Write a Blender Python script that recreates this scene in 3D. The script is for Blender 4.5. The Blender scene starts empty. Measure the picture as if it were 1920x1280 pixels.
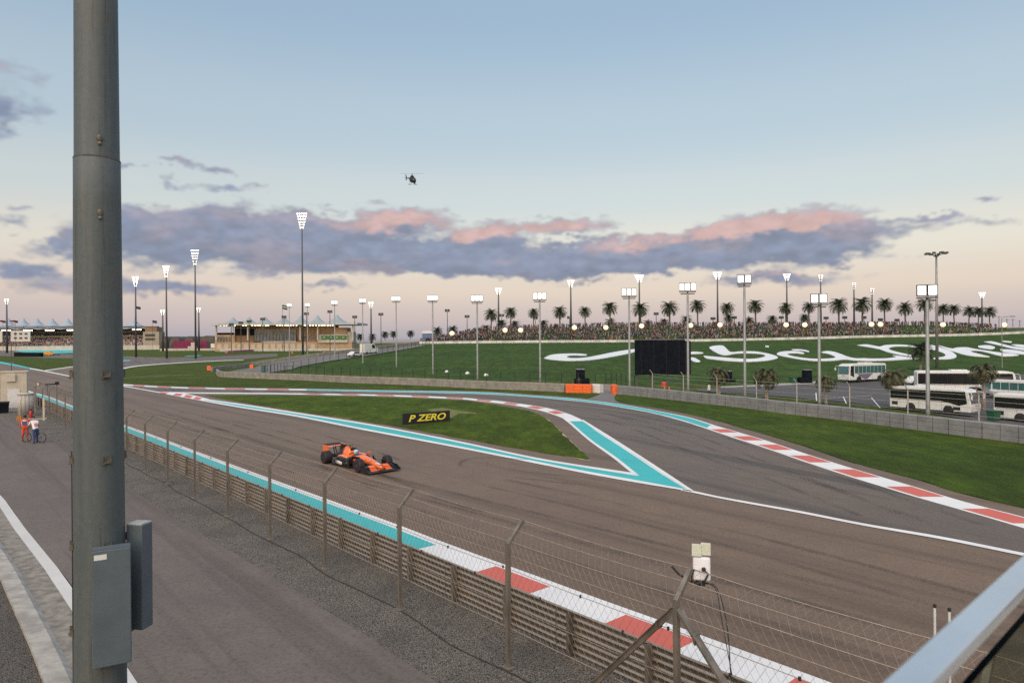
import bpy, bmesh, math, random
import numpy as np
from mathutils import Vector, Matrix, noise as mnoise
from mathutils.geometry import delaunay_2d_cdt
R = math.radians
random.seed(7)
sc = bpy.context.scene
col = sc.collection

# ------------------------------------------------------------------ camera
CAMH = 6.45
FPX = 1280.0            # focal length in pixels of a 1920 px wide picture (24 mm lens)
ROLL = R(0.40)
cam_d = bpy.data.cameras.new('camera')
cam = bpy.data.objects.new('camera', cam_d)
col.objects.link(cam)
cam_d.sensor_fit = 'HORIZONTAL'; cam_d.sensor_width = 36; cam_d.lens = 24
cam_d.clip_start = 0.05; cam_d.clip_end = 9000
cr, sr = math.cos(ROLL), math.sin(ROLL)
cam.matrix_world = Matrix(((cr, sr, 0, 0), (0, 0, -1, 0), (-sr, cr, 0, CAMH), (0, 0, 0, 1)))
cam_d.dof.use_dof = True; cam_d.dof.focus_distance = 38; cam_d.dof.aperture_fstop = 4.0
sc.camera = cam

def ray(u, v):
    cx, cy = (u - 960) / FPX, (640 - v) / FPX
    return (cx * cr + cy * sr, 1.0, -cx * sr + cy * cr)
def G(u, v, z=0.0):
    d = ray(u, v); t = (z - CAMH) / d[2]
    return Vector((d[0] * t, t, z))
def PX(u, v, Y):
    d = ray(u, v)
    return Vector((d[0] * Y, Y, CAMH + d[2] * Y))

# ------------------------------------------------------------------ sky, sun, exposure
SUN_AZ, SUN_EL = 196.0, 9.0       # compass-like: degrees clockwise from +Y (view direction); sun is behind the camera
world = bpy.data.worlds.new('World'); sc.world = world; world.use_nodes = True
wt = world.node_tree; wt.nodes.clear()
def wn(t, **k):
    n = wt.nodes.new(t)
    for a, b in k.items(): setattr(n, a, b)
    return n
def wl(a, b): wt.links.new(a, b)
def wmath(op, a, b=None, c=None, clamp=False):
    n = wn('ShaderNodeMath', operation=op, use_clamp=clamp)
    for i, x in enumerate((a, b, c)):
        if x is None: continue
        if isinstance(x, (int, float)): n.inputs[i].default_value = x
        else: wl(x, n.inputs[i])
    return n.outputs[0]
SKY = 1.0
def build_world():
    tc = wn('ShaderNodeTexCoord')
    sep = wn('ShaderNodeSeparateXYZ'); wl(tc.outputs['Generated'], sep.inputs[0])
    el = wmath('MULTIPLY', wmath('ARCSINE', sep.outputs[2]), 57.2958)
    # clear sky by elevation: dusk blue above, cream, then the pinkish grey of the earth's shadow at the horizon
    ramp = wn('ShaderNodeValToRGB'); wl(wmath('DIVIDE', el, 90.0), ramp.inputs[0])
    cr_ = ramp.color_ramp; cr_.interpolation = 'EASE'
    stops = [(-0.2, (.30, .27, .28)), (0.0, (.42, .41, .50)), (2.2, (.52, .445, .50)), (4.5, (.63, .505, .49)), (7.5, (.67, .595, .545)),
             (11.5, (.53, .555, .57)), (17, (.41, .49, .565)), (26, (.295, .405, .535)), (45, (.26, .38, .55)), (90, (.24, .36, .54))]
    cr_.elements[0].position = 0; cr_.elements[0].color = (*stops[0][1], 1)
    cr_.elements[1].position = 1; cr_.elements[1].color = (*stops[-1][1], 1)
    for e, c in stops[1:-1]:
        k = cr_.elements.new(max(0.0005, e / 90)); k.color = (*c, 1)
    sky = ramp.outputs[0]
    bg = wn('ShaderNodeBackground'); wl(sky, bg.inputs[0]); bg.inputs[1].default_value = 0.66 * SKY
    ni = wn('ShaderNodeTexSky', sky_type='NISHITA'); ni.sun_disc = False
    ni.sun_elevation = R(SUN_EL); ni.sun_rotation = R(SUN_AZ); ni.air_density = 1.2; ni.dust_density = 2.0
    bg2 = wn('ShaderNodeBackground'); wl(ni.outputs[0], bg2.inputs[0]); bg2.inputs[1].default_value = 0.04
    add = wn('ShaderNodeAddShader'); wl(bg.outputs[0], add.inputs[0]); wl(bg2.outputs[0], add.inputs[1])
    out = wn('ShaderNodeOutputWorld'); wl(add.outputs[0], out.inputs[0])
build_world()
sun_d = bpy.data.lights.new('sun', 'SUN'); sun = bpy.data.objects.new('sun', sun_d); col.objects.link(sun)
sun_d.energy = 2.3; sun_d.angle = R(80); sun_d.color = (1.0, .84, .69)
sd = Vector((math.sin(R(SUN_AZ)) * math.cos(R(SUN_EL + 40)), math.cos(R(SUN_AZ)) * math.cos(R(SUN_EL + 40)), math.sin(R(SUN_EL + 40))))
sun.rotation_euler = sd.to_track_quat('Z', 'Y').to_euler()
sc.view_settings.view_transform = 'Standard'; sc.view_settings.look = 'None'
sc.view_settings.exposure = 0.44; sc.view_settings.gamma = 1.0; sc.view_settings.use_curve_mapping = False
sc.cycles.max_bounces = 6; sc.cycles.diffuse_bounces = 2; sc.cycles.glossy_bounces = 3; sc.cycles.transparent_max_bounces = 12
sc.cycles.use_denoising = False; sc.cycles.sample_clamp_indirect = 4

# ------------------------------------------------------------------ clouds: a far layer of vapour, shape from summed lobes and fractal noise
def vnoise(x, y, seed):
    xi = np.floor(x).astype(np.int64); yi = np.floor(y).astype(np.int64); fx = x - xi; fy = y - yi
    fx = fx * fx * fx * (fx * (fx * 6 - 15) + 10); fy = fy * fy * fy * (fy * (fy * 6 - 15) + 10)
    def h(a, b):
        n = (a * 374761393 + b * 668265263 + seed * 982451653) & 0x7fffffff
        n = ((n ^ (n >> 13)) * 1274126177) & 0x7fffffff; n = n ^ (n >> 16)
        return (n & 0xffff) / 65535.0
    return (h(xi, yi) * (1 - fx) + h(xi + 1, yi) * fx) * (1 - fy) + (h(xi, yi + 1) * (1 - fx) + h(xi + 1, yi + 1) * fx) * fy
def fbm(x, y, seed, octv=6, gain=.55):
    a, t, n = 1.0, 0.0, 0.0
    for o in range(octv):
        t = t + a * vnoise(x + 31.7 * o, y + 17.3 * o, seed + o); n += a; a *= gain; x = x * 2.03; y = y * 2.03
    return t / n
def build_clouds():
    RAD = 6500.0; st = .075
    az = np.arange(-62, 62, st); el = np.arange(2.5, 27.5, st)
    A, E = np.meshgrid(az, el)
    wx = fbm(A * .34, E * .8, 3) - .5; wy = fbm(A * .34, E * .8, 13) - .5
    fx = fbm(A * 1.3, E * 2.6, 23) - .5; fy = fbm(A * 1.3, E * 2.6, 33) - .5
    PA = A + wx * 5.0 + fx * 1.5; PE = E + wy * 1.7 + fy * .8
    def field(items):
        t = np.zeros_like(A); up = np.zeros_like(A)
        for (u, v, ru, rv, w) in items:
            d = ray(u, v); L = math.hypot(d[0], 1)
            a0 = math.degrees(math.atan2(d[0], 1)); e0 = math.degrees(math.atan2(d[2], L))
            ra = math.degrees(ru / FPX) / (L * L); re = .80 * math.degrees(rv / FPX) / L
            k = np.clip(1 - np.hypot((PA - a0) / ra, (PE - e0) / re), 0, 1) * w
            t += k
        return t
    body = [(300,445,200,85,1),(440,445,210,90,1),(560,455,180,80,1),(700,475,190,62,1),(850,480,190,52,1),(1000,488,230,50,1),(1160,485,200,50,1),
            (1320,478,200,48,1),(1460,468,190,52,1),(1570,455,130,48,.9),(150,462,130,30,.8),(1000,505,330,28,.7),
            (30,500,120,26,.8),(200,532,230,36,.7),(330,540,120,24,.6),(-10,195,130,50,.6),(10,240,60,30,.5),(415,320,60,15,.65),(345,313,40,11,.55),
            (420,356,75,14,.55),(330,350,45,10,.4),(490,350,40,10,.4),(265,316,50,10,.4),(20,415,45,16,.45),(30,395,40,12,.35),(610,534,80,12,.5),(620,388,50,10,.35),(1120,530,70,9,.5),
            (1450,526,190,18,.6),(1720,432,90,18,.5),(1860,416,110,15,.5),(1640,424,60,16,.4),(1895,358,45,10,.5),(1740,415,80,8,.35),(1690,470,60,12,.3),
            (-260,470,260,60,.9),(-500,420,200,60,.9),(2250,440,180,40,.8),(2700,470,300,60,.9),(-120,180,160,60,.7),(-900,450,300,60,.8),(3300,430,500,70,.8)]
    pink = [(760,412,110,42,1),(690,425,90,30,.6),(920,436,120,34,.8),(1050,424,110,30,1),(1180,458,150,26,.8),(1400,430,160,32,.9),(1330,440,90,24,.9),
            (1540,410,130,40,1),(1470,425,100,26,.7),(600,418,70,22,.55),(10,138,110,34,.32),(380,412,200,36,.3),(1450,516,150,14,.45),(1640,424,70,18,.3),(1740,415,80,10,.3),(880,440,60,24,.5)]
    fb, fp = field(body), field(pink)
    nf = (fbm(A * .7, E * 1.9, 53, 6, .52) - .5) * .50
    ss = lambda a, b, x: (lambda t: t * t * (3 - 2 * t))(np.clip((x - a) / (b - a), 0, 1))
    tot = fb + fp + nf
    alpha = ss(.02, .64, tot + .05) * .91 * ss(.0, .14, fb + fp)
    # sun from behind and above: rising density above a point means it lies under the cloud, falling density means a lit top
    sh = int(.9 / st); above = np.vstack([tot[sh:], np.repeat(tot[-1:], sh, 0)])
    lit = np.clip(tot - above, -.6, .9)
    pk = .86 * ss(-.06, .80, fp - .25 * fb + nf * .45) * ss(-.15, .55, lit + .25)
    n3 = fbm(A * .3, E * .8, 73, 5); n4 = fbm(A * .9, E * 2, 83, 5)
    warm = ss(.45, .75, n3)[..., None]
    grey = np.array((.160, .195, .285)) * (1 - warm) + np.array((.225, .220, .285)) * warm
    grey = grey * (1 + (n4[..., None] - .5) * .45) * (1 + .16 * np.clip(lit, -.4, .6)[..., None])
    c = grey * (1 - pk[..., None]) + np.array((.53, .34, .31)) * pk[..., None] * (1 + (n4[..., None] - .5) * .4)
    for _ in range(1):
        for ax in (0, 1): alpha = (np.roll(alpha, 1, ax) + 2 * alpha + np.roll(alpha, -1, ax)) / 4; c = (np.roll(c, 1, ax) + 2 * c + np.roll(c, -1, ax)) / 4
    ny, nx = A.shape
    ar, er = np.radians(A), np.radians(E)
    P = np.stack((RAD * np.cos(er) * np.sin(ar), RAD * np.cos(er) * np.cos(ar), CAMH + RAD * np.sin(er)), -1).reshape(-1, 3)
    m = alpha > .006
    keep = m[:-1, :-1] | m[1:, :-1] | m[:-1, 1:] | m[1:, 1:]
    j, i = np.nonzero(keep); q = np.stack((j * nx + i, j * nx + i + 1, (j + 1) * nx + i + 1, (j + 1) * nx + i), -1)
    used, inv = np.unique(q, return_inverse=True); q = inv.reshape(q.shape)
    me = bpy.data.meshes.new('sky'); me.vertices.add(len(used)); me.vertices.foreach_set('co', P[used].ravel())
    me.loops.add(q.size); me.loops.foreach_set('vertex_index', q.ravel().astype(np.int32))
    me.polygons.add(len(q)); me.polygons.foreach_set('loop_start', np.arange(0, q.size, 4, dtype=np.int32))
    me.update(calc_edges=True)
    at = me.color_attributes.new('Cloud', 'FLOAT_COLOR', 'POINT')
    at.data.foreach_set('color', np.concatenate((c.reshape(-1, 3)[used], alpha.reshape(-1, 1)[used]), 1).astype(np.float32).ravel())
    m_ = bpy.data.materials.new('cloud_vapour'); m_.use_nodes = True; nt = m_.node_tree; nt.nodes.clear()
    a = nt.nodes.new('ShaderNodeAttribute'); a.attribute_name = 'Cloud'
    e = nt.nodes.new('ShaderNodeEmission'); t = nt.nodes.new('ShaderNodeBsdfTransparent'); x = nt.nodes.new('ShaderNodeMixShader'); o = nt.nodes.new('ShaderNodeOutputMaterial')
    nt.links.new(a.outputs['Color'], e.inputs[0]); nt.links.new(a.outputs['Alpha'], x.inputs[0]); nt.links.new(t.outputs[0], x.inputs[1]); nt.links.new(e.outputs[0], x.inputs[2]); nt.links.new(x.outputs[0], o.inputs[0])
    m_.cycles.emission_sampling = 'NONE'; me.materials.append(m_)
    ob = bpy.data.objects.new('sky', me); col.objects.link(ob); ob['kind'] = 'structure'
build_clouds()

# ------------------------------------------------------------------ helpers
def tag(o, label=None, cat=None, group=None, kind=None):
    if label: o['label'] = label
    if cat: o['category'] = cat
    if group: o['group'] = group
    if kind: o['kind'] = kind
    return o
def thing(name, label, cat, loc=(0, 0, 0), rz=0.0, group=None):
    o = bpy.data.objects.new(name, None); col.objects.link(o)
    o.empty_display_size = .3; o.location = loc; o.rotation_euler = (0, 0, rz)
    return tag(o, label, cat, group)
def copy_tree(o, parent=None):
    c = o.copy(); col.objects.link(c)
    if parent: c.parent = parent
    for ch in o.children: copy_tree(ch, c)
    return c
ORD = 'first second third fourth fifth sixth seventh eighth ninth tenth eleventh twelfth thirteenth fourteenth fifteenth sixteenth seventeenth eighteenth nineteenth twentieth twenty-first twenty-second twenty-third'.split()
class MB:
    def __init__(s): s.v = []; s.f = []; s.c = []
    def add(s, vs, fs, color=None):
        b = len(s.v); s.v += [tuple(v) for v in vs]; s.f += [tuple(b + i for i in f) for f in fs]
        if color is not None: s.c += [color] * len(fs)
        return s
    def box(s, c, size, m=None, color=None):
        hx, hy, hz = size[0] / 2, size[1] / 2, size[2] / 2
        vs = [Vector((x, y, z)) for z in (-hz, hz) for x, y in ((-hx, -hy), (hx, -hy), (hx, hy), (-hx, hy))]
        if m is not None: vs = [m @ v for v in vs]
        c = Vector(c); vs = [v + c for v in vs]
        return s.add(vs, [(3, 2, 1, 0), (4, 5, 6, 7), (0, 1, 5, 4), (1, 2, 6, 5), (2, 3, 7, 6), (3, 0, 4, 7)], color)
    def bar(s, a, b, w, h=None, up=(0, 0, 1), color=None):       # rectangular bar from a to b
        a, b = Vector(a), Vector(b); h = h or w; d = (b - a).normalized(); up = Vector(up)
        if abs(d.dot(up)) > .98: up = Vector((1, 0, 0))
        x = d.cross(up).normalized(); y = x.cross(d)
        o = [x * w / 2 + y * h / 2, -x * w / 2 + y * h / 2, -x * w / 2 - y * h / 2, x * w / 2 - y * h / 2]
        vs = [a + k for k in o] + [b + k for k in o]
        return s.add(vs, [(0, 1, 2, 3), (7, 6, 5, 4), (1, 0, 4, 5), (2, 1, 5, 6), (3, 2, 6, 7), (0, 3, 7, 4)], color)
    def tube(s, path, r, n=8, cap=True, color=None):
        path = [Vector(p) for p in path]; rs = r if isinstance(r, (list, tuple)) else [r] * len(path)
        vs = []; m = len(path); ref = None
        for i, p in enumerate(path):
            d = (path[min(i + 1, m - 1)] - path[max(i - 1, 0)]).normalized()
            if ref is None:
                ref = Vector((0, 0, 1)) if abs(d.z) < .9 else Vector((1, 0, 0))
            x = d.cross(ref).normalized(); y = d.cross(x).normalized(); ref = x.cross(d) * -1 if False else ref
            for k in range(n):
                a = 2 * math.pi * k / n; vs.append(p + (x * math.cos(a) + y * math.sin(a)) * rs[i])
        fs = [(i * n + k, i * n + (k + 1) % n, (i + 1) * n + (k + 1) % n, (i + 1) * n + k) for i in range(m - 1) for k in range(n)]
        if cap: fs += [tuple(range(n))[::-1], tuple((m - 1) * n + k for k in range(n))]
        return s.add(vs, fs, color)
    def lathe(s, prof, n=16, c=(0, 0, 0), m=None, color=None):       # prof: (r, z)
        c = Vector(c); vs = []
        for r, z in prof:
            for k in range(n):
                a = 2 * math.pi * k / n; p = Vector((r * math.cos(a), r * math.sin(a), z))
                vs.append((m @ p if m is not None else p) + c)
        q = len(prof)
        fs = [(i * n + k, i * n + (k + 1) % n, (i + 1) * n + (k + 1) % n, (i + 1) * n + k) for i in range(q - 1) for k in range(n)]
        fs += [tuple(range(n))[::-1], tuple((q - 1) * n + k for k in range(n))]
        return s.add(vs, fs, color)
    def ball(s, c, r, n=10, k=6, sx=1, sy=1, sz=1, color=None):
        prof = [(max(1e-4, r * math.sin(math.pi * i / k)), -r * math.cos(math.pi * i / k)) for i in range(k + 1)]
        return s.lathe(prof, n, c, Matrix.Diagonal((sx, sy, sz)), color)
    def prism(s, poly, ax0, ax1, ext, org=(0, 0, 0), color=None):    # polygon in (ax0, ax1) extruded by vector ext
        ax0, ax1, ext, org = Vector(ax0), Vector(ax1), Vector(ext), Vector(org)
        a = [org + ax0 * p[0] + ax1 * p[1] for p in poly]; b = [p + ext for p in a]; n = len(a)
        return s.add(a + b, [tuple(range(n))[::-1], tuple(range(n, 2 * n))] + [(i, (i + 1) % n, n + (i + 1) % n, n + i) for i in range(n)], color)
    def loft(s, rings, cap=True, color=None):
        n = len(rings[0]); vs = [p for r in rings for p in r]
        fs = [(i * n + k, i * n + (k + 1) % n, (i + 1) * n + (k + 1) % n, (i + 1) * n + k) for i in range(len(rings) - 1) for k in range(n)]
        if cap: fs += [tuple(range(n))[::-1], tuple((len(rings) - 1) * n + k for k in range(n))]
        return s.add(vs, fs, color)
    def mesh(s, name, mat=None, smooth=False):
        me = bpy.data.meshes.new(name); me.from_pydata(s.v, [], s.f)
        if s.c:
            at = me.color_attributes.new('Col', 'FLOAT_COLOR', 'CORNER'); buf = []
            for f, c in zip(s.f, s.c): buf += [c[0], c[1], c[2], 1.0] * len(f)
            at.data.foreach_set('color', buf)
        if mat: me.materials.append(mat)
        bm = bmesh.new(); bm.from_mesh(me); bmesh.ops.recalc_face_normals(bm, faces=bm.faces); bm.to_mesh(me); bm.free()
        if smooth:
            me.shade_smooth() if smooth is True else me.shade_auto_smooth(angle=smooth) if hasattr(me, 'shade_auto_smooth') else me.shade_smooth()
        return me
    def build(s, name, mat=None, parent=None, smooth=False, **k):
        o = bpy.data.objects.new(name, s.mesh(name, mat, smooth)); col.objects.link(o)
        if parent: o.parent = parent
        return tag(o, **k)
def obj(name, me, parent=None, loc=None, rot=None, **k):
    o = bpy.data.objects.new(name, me); col.objects.link(o)
    if parent: o.parent = parent
    if loc is not None: o.location = loc
    if rot is not None: o.rotation_euler = rot
    return tag(o, **k)
def bevel(o, w=.01, seg=2):
    m = o.modifiers.new('bevel', 'BEVEL'); m.width = w; m.segments = seg; m.limit_method = 'ANGLE'
    return o

# ------------------------------------------------------------------ materials
def lin(r, g, b): return tuple(((x / 255 / 12.92) if x / 255 <= .04045 else ((x / 255 + .055) / 1.055) ** 2.4) for x in (r, g, b))
def new_mat(name):
    m = bpy.data.materials.new(name); m.use_nodes = True; nt = m.node_tree
    return m, nt, nt.nodes['Principled BSDF']
def nd(nt, t, ins=None, **k):
    n = nt.nodes.new(t)
    for a, b in k.items(): setattr(n, a, b)
    for a, b in (ins or {}).items():
        if isinstance(b, bpy.types.NodeSocket): nt.links.new(b, n.inputs[a])
        else: n.inputs[a].default_value = b
    return n
def coords(nt, scale=(1, 1, 1), kind='Object'):
    tc = nd(nt, 'ShaderNodeTexCoord'); mp = nd(nt, 'ShaderNodeMapping', {'Vector': tc.outputs[kind], 'Scale': scale})
    return mp.outputs[0]
def noise(nt, vec, scale, detail=4, rough=.55, out='Fac'):
    return nd(nt, 'ShaderNodeTexNoise', {'Vector': vec, 'Scale': scale, 'Detail': detail, 'Roughness': rough}).outputs[out]
def mix(nt, f, a, b, bt='MIX'):
    n = nd(nt, 'ShaderNodeMix', data_type='RGBA', blend_type=bt)
    for i, x in ((0, f), (6, a), (7, b)):
        if isinstance(x, bpy.types.NodeSocket): nt.links.new(x, n.inputs[i])
        elif isinstance(x, tuple): n.inputs[i].default_value = (*x[:3], 1)
        else: n.inputs[i].default_value = x
    return n.outputs[2]
def ramp(nt, f, a, b):
    return nd(nt, 'ShaderNodeMapRange', {0: f, 1: a, 2: b}, interpolation_type='SMOOTHSTEP').outputs[0]
def M(name, c, rough=.6, metal=0.0, var=.18, scale=6.0, bump=0.0, bscale=40.0, emit=None, spec=.5, stretch=(1, 1, 1), coat=0.0):
    m, nt, p = new_mat(name); v = coords(nt, stretch)
    f = noise(nt, v, scale, 5, .6)
    a = tuple(max(0, x * (1 - var)) for x in c); b = tuple(min(1, x * (1 + var)) for x in c)
    nt.links.new(mix(nt, ramp(nt, f, .3, .7), a, b), p.inputs['Base Color'])
    p.inputs['Roughness'].default_value = rough; p.inputs['Metallic'].default_value = metal; p.inputs['Specular IOR Level'].default_value = spec
    p.inputs['Coat Weight'].default_value = coat
    if bump:
        h = noise(nt, v, bscale, 4, .6)
        nt.links.new(nd(nt, 'ShaderNodeBump', {'Height': h, 'Strength': bump, 'Distance': .02}).outputs[0], p.inputs['Normal'])
    if emit: p.inputs['Emission Color'].default_value = (*emit[:3], 1); p.inputs['Emission Strength'].default_value = emit[3]
    return m
def attr_mat(name, rough=.8):
    m, nt, p = new_mat(name); a = nd(nt, 'ShaderNodeVertexColor', layer_name='Col')
    v = coords(nt); f = noise(nt, v, 9, 3)
    nt.links.new(mix(nt, .25, a.outputs[0], mix(nt, f, (0, 0, 0), (1, 1, 1)), 'OVERLAY'), p.inputs['Base Color'])
    p.inputs['Roughness'].default_value = rough
    return m
def grass_mat(name, c1, c2, dry, fine=7.0, dryamt=(.56, .74)):
    m, nt, p = new_mat(name); v = coords(nt); vs = coords(nt, (1, .35, 1))
    big = noise(nt, v, .045, 5, .6); mid = noise(nt, vs, .5, 4, .6); fin = noise(nt, v, fine, 5, .7); tiny = noise(nt, v, fine * 6, 2, .7)
    c = mix(nt, ramp(nt, big, .35, .65), c1, c2)
    c = mix(nt, ramp(nt, noise(nt, v, .11, 5, .65), *dryamt), c, dry)
    c = mix(nt, ramp(nt, mid, .30, .68), mix(nt, .5, c, (0.01, .018, .004)), c); c = mix(nt, ramp(nt, noise(nt, vs, 1.7, 4, .7), .35, .68), mix(nt, .38, c, (.01, .016, .004)), c)
    bd = noise(nt, coords(nt, (.012, .16, 1)), 1.0, 3, .5); c = mix(nt, ramp(nt, bd, .42, .6), mix(nt, .22, c, (.012, .022, .006)), c)
    c = mix(nt, ramp(nt, fin, .2, .8), mix(nt, .55, c, (.008, .014, .004)), mix(nt, .12, c, (.16, .20, .05)))
    nt.links.new(c, p.inputs['Base Color']); p.inputs['Roughness'].default_value = .9; p.inputs['Specular IOR Level'].default_value = .12
    h = nd(nt, 'ShaderNodeMath', {0: fin, 1: tiny}, operation='ADD').outputs[0]
    nt.links.new(nd(nt, 'ShaderNodeBump', {'Height': h, 'Strength': .9, 'Distance': .06}).outputs[0], p.inputs['Normal'])
    return m
def asphalt_mat(name, c, c2, rough=.62, streak=None, speck=.45):
    m, nt, p = new_mat(name); v = coords(nt)
    big = noise(nt, v, .07, 5, .6); mid = noise(nt, v, .9, 5, .65); fin = noise(nt, v, 55, 3, .7); spk = nd(nt, 'ShaderNodeTexVoronoi', {'Vector': v, 'Scale': 38.0}).outputs['Distance']
    k = mix(nt, ramp(nt, big, .3, .7), c, c2)
    k = mix(nt, ramp(nt, mid, .2, .8), mix(nt, .22, k, (.02, .02, .022)), k)
    if streak:                                   # rubbered lines running along the track
        vr = nd(nt, 'ShaderNodeVectorRotate', {'Vector': v, 'Angle': streak}, rotation_type='Z_AXIS').outputs[0]
        st = nd(nt, 'ShaderNodeMapping', {'Vector': vr, 'Scale': (.012, .42, 1)}).outputs[0]
        s = noise(nt, st, 1.3, 5, .6); k = mix(nt, ramp(nt, s, .47, .66), k, tuple(x * .55 for x in c))
        s2 = noise(nt, st, 6.5, 4, .6); k = mix(nt, ramp(nt, s2, .54, .72), k, tuple(x * .66 for x in c))
    k = mix(nt, ramp(nt, fin, .2, .8), mix(nt, speck, k, (.012, .011, .010)), mix(nt, .1, k, (.35, .32, .28)))
    sp2 = noise(nt, v, 9.0, 4, .75); k = mix(nt, ramp(nt, sp2, .42, .75), k, mix(nt, .38, k, (.02, .018, .016))); k = mix(nt, ramp(nt, noise(nt, v, 21.0, 3, .8), .60, .78), k, mix(nt, .30, k, (.50, .46, .40)))
    k = mix(nt, ramp(nt, spk, .02, .16), mix(nt, .28, k, (.34, .32, .30)), k)
    nt.links.new(k, p.inputs['Base Color']); p.inputs['Roughness'].default_value = rough; p.inputs['Specular IOR Level'].default_value = .13
    nt.links.new(nd(nt, 'ShaderNodeBump', {'Height': fin, 'Strength': .5, 'Distance': .008}).outputs[0], p.inputs['Normal'])
    return m
def gravel_mat(name, c1, c2, scale=26.0, dark=True):
    m, nt, p = new_mat(name); v = coords(nt)
    vo = nd(nt, 'ShaderNodeTexVoronoi', {'Vector': v, 'Scale': scale}); vc = nd(nt, 'ShaderNodeSeparateColor', {0: vo.outputs['Color']}).outputs[0]
    big = noise(nt, v, .55, 5, .65)
    k = mix(nt, vc, c1, c2)
    k = mix(nt, ramp(nt, vo.outputs['Distance'], .35, .75), k, (.02, .018, .016))
    k = mix(nt, ramp(nt, big, .4, .72), k, mix(nt, .45, k, (.05, .047, .045)))
    nt.links.new(k, p.inputs['Base Color']); p.inputs['Roughness'].default_value = .9
    inv = nd(nt, 'ShaderNodeMath', {0: 1.0, 1: vo.outputs['Distance']}, operation='SUBTRACT').outputs[0]
    nt.links.new(nd(nt, 'ShaderNodeBump', {'Height': inv, 'Strength': 1.0, 'Distance': .03}).outputs[0], p.inputs['Normal'])
    return m
def paint_mat(name, c, wear=.25, rough=.55):
    m, nt, p = new_mat(name); v = coords(nt)
    f = noise(nt, v, .35, 5, .65); g_ = noise(nt, v, 30, 4, .7); h = noise(nt, v, 2.2, 6, .75)
    k = mix(nt, ramp(nt, f, .3, .75), tuple(x * .86 for x in c), c)
    k = mix(nt, ramp(nt, g_, .58, .80), k, mix(nt, wear, k, (.07, .06, .055)))
    k = mix(nt, ramp(nt, h, .66, .80), k, mix(nt, wear * 1.3, k, (.06, .05, .05)))
    nt.links.new(k, p.inputs['Base Color']); p.inputs['Roughness'].default_value = rough
    return m
MT = {}
MT['grass'] = grass_mat('grass_field', (.110, .165, .018), (.135, .180, .022), (.185, .175, .034), 5.0)
MT['island'] = grass_mat('grass_island', (.115, .195, .010), (.150, .220, .012), (.20, .21, .024), 7.0)
MT['verge'] = grass_mat('grass_verge', (.090, .165, .014), (.125, .195, .016), (.16, .185, .024), 7.0)
MT['hill'] = grass_mat('grass_hill', (.060, .140, .026), (.082, .160, .028), (.125, .155, .026), 1.6, (.60, .82))
MT['asphalt'] = asphalt_mat('track_asphalt', (.262, .166, .106), (.214, .142, .097), .5, R(48.7))
MT['asphalt_b'] = asphalt_mat('corner_asphalt', (.168, .128, .102), (.222, .155, .110), .5, R(60))
MT['service'] = asphalt_mat('service_road_asphalt', (.205, .170, .152), (.158, .132, .120), .75, R(48.7), .25)
MT['lot'] = asphalt_mat('car_park_asphalt', (.115, .112, .118), (.14, .135, .135), .8)
MT['gravel'] = gravel_mat('grey_gravel', (.15, .130, .108), (.38, .335, .28), 46)
MT['gravel_d'] = gravel_mat('dark_gravel', (.08, .07, .058), (.24, .21, .18), 40)
MT['white'] = paint_mat('white_paint', (.82, .81, .79), .35)
MT['turq'] = paint_mat('turquoise_paint', (.035, .47, .47), .25)
MT['red'] = paint_mat('red_paint', (.64, .125, .085), .22)
MT['concrete'] = M('pale_concrete', (.34, .315, .28), .85, var=.25, scale=2.5, bump=.3)
MT['gutter'] = M('stained_concrete', (.22, .195, .165), .9, var=.35, scale=3.0, bump=.4)
MT['barrier'] = M('grey_barrier', (.21, .21, .215), .75, var=.16, scale=1.2, bump=.2)
MT['dark'] = M('black_rubber', (.02, .02, .022), .7)
MT['galv'] = M('galvanised_steel', (.225, .197, .165), .45, .5, var=.3, scale=5, bump=.15, stretch=(1, 1, .25))
MT['rail'] = M('weathered_guardrail', (.40, .345, .285), .33, .7, var=.10, scale=.8)
MT['wire'] = M('fence_wire', (.23, .19, .152), .5, .4, var=.2)
MT['cable'] = M('steel_cable', (.32, .265, .21), .5, .3, var=.15)
MT['pole'] = M('lamp_pole_steel', (.26, .265, .26), .5, .4, var=.15, scale=1.5)
MT['mast'] = M('dark_mast_steel', (.085, .09, .10), .5, .3, var=.15)
MT['black'] = M('black_cloth', (.009, .011, .017), .95, var=.3, scale=2, spec=.08)
MT['lampcase'] = M('lamp_casing', (.05, .05, .055), .6)
MT['lamp'] = M('floodlight_glass', (.9, .9, .9), .3, emit=(1, .97, .90, 2.2))
MT['lampg'] = M('floodlight_glass_green_tint', (.9, .9, .9), .3, emit=(.80, 1.0, .90, 2.2))
MT['musco'] = M('mast_lamp_glass', (.9, .9, .9), .3, emit=(1, .92, .80, 2.6))
MT['globe'] = M('balloon_lamp_skin', (.9, .85, .7), .5, emit=(1.0, .74, .36, .85))
MT['orange'] = M('orange_paint', (.75, .13, .025), .45)
MT['wpaint'] = M('white_gloss_paint', (.66, .66, .65), .35, var=.06, scale=2)
MT['glass_d'] = M('dark_tinted_glass', (.014, .015, .018), .08, var=.3, spec=.8)
MT['glass_t'] = M('teal_tinted_glass', (.05, .13, .13), .08, var=.3, spec=.8)
MT['people'] = attr_mat('crowd_cloth')
MT['lettering'] = M('white_hill_lettering', (.68, .70, .72), .8, var=.08, scale=.3)

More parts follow.
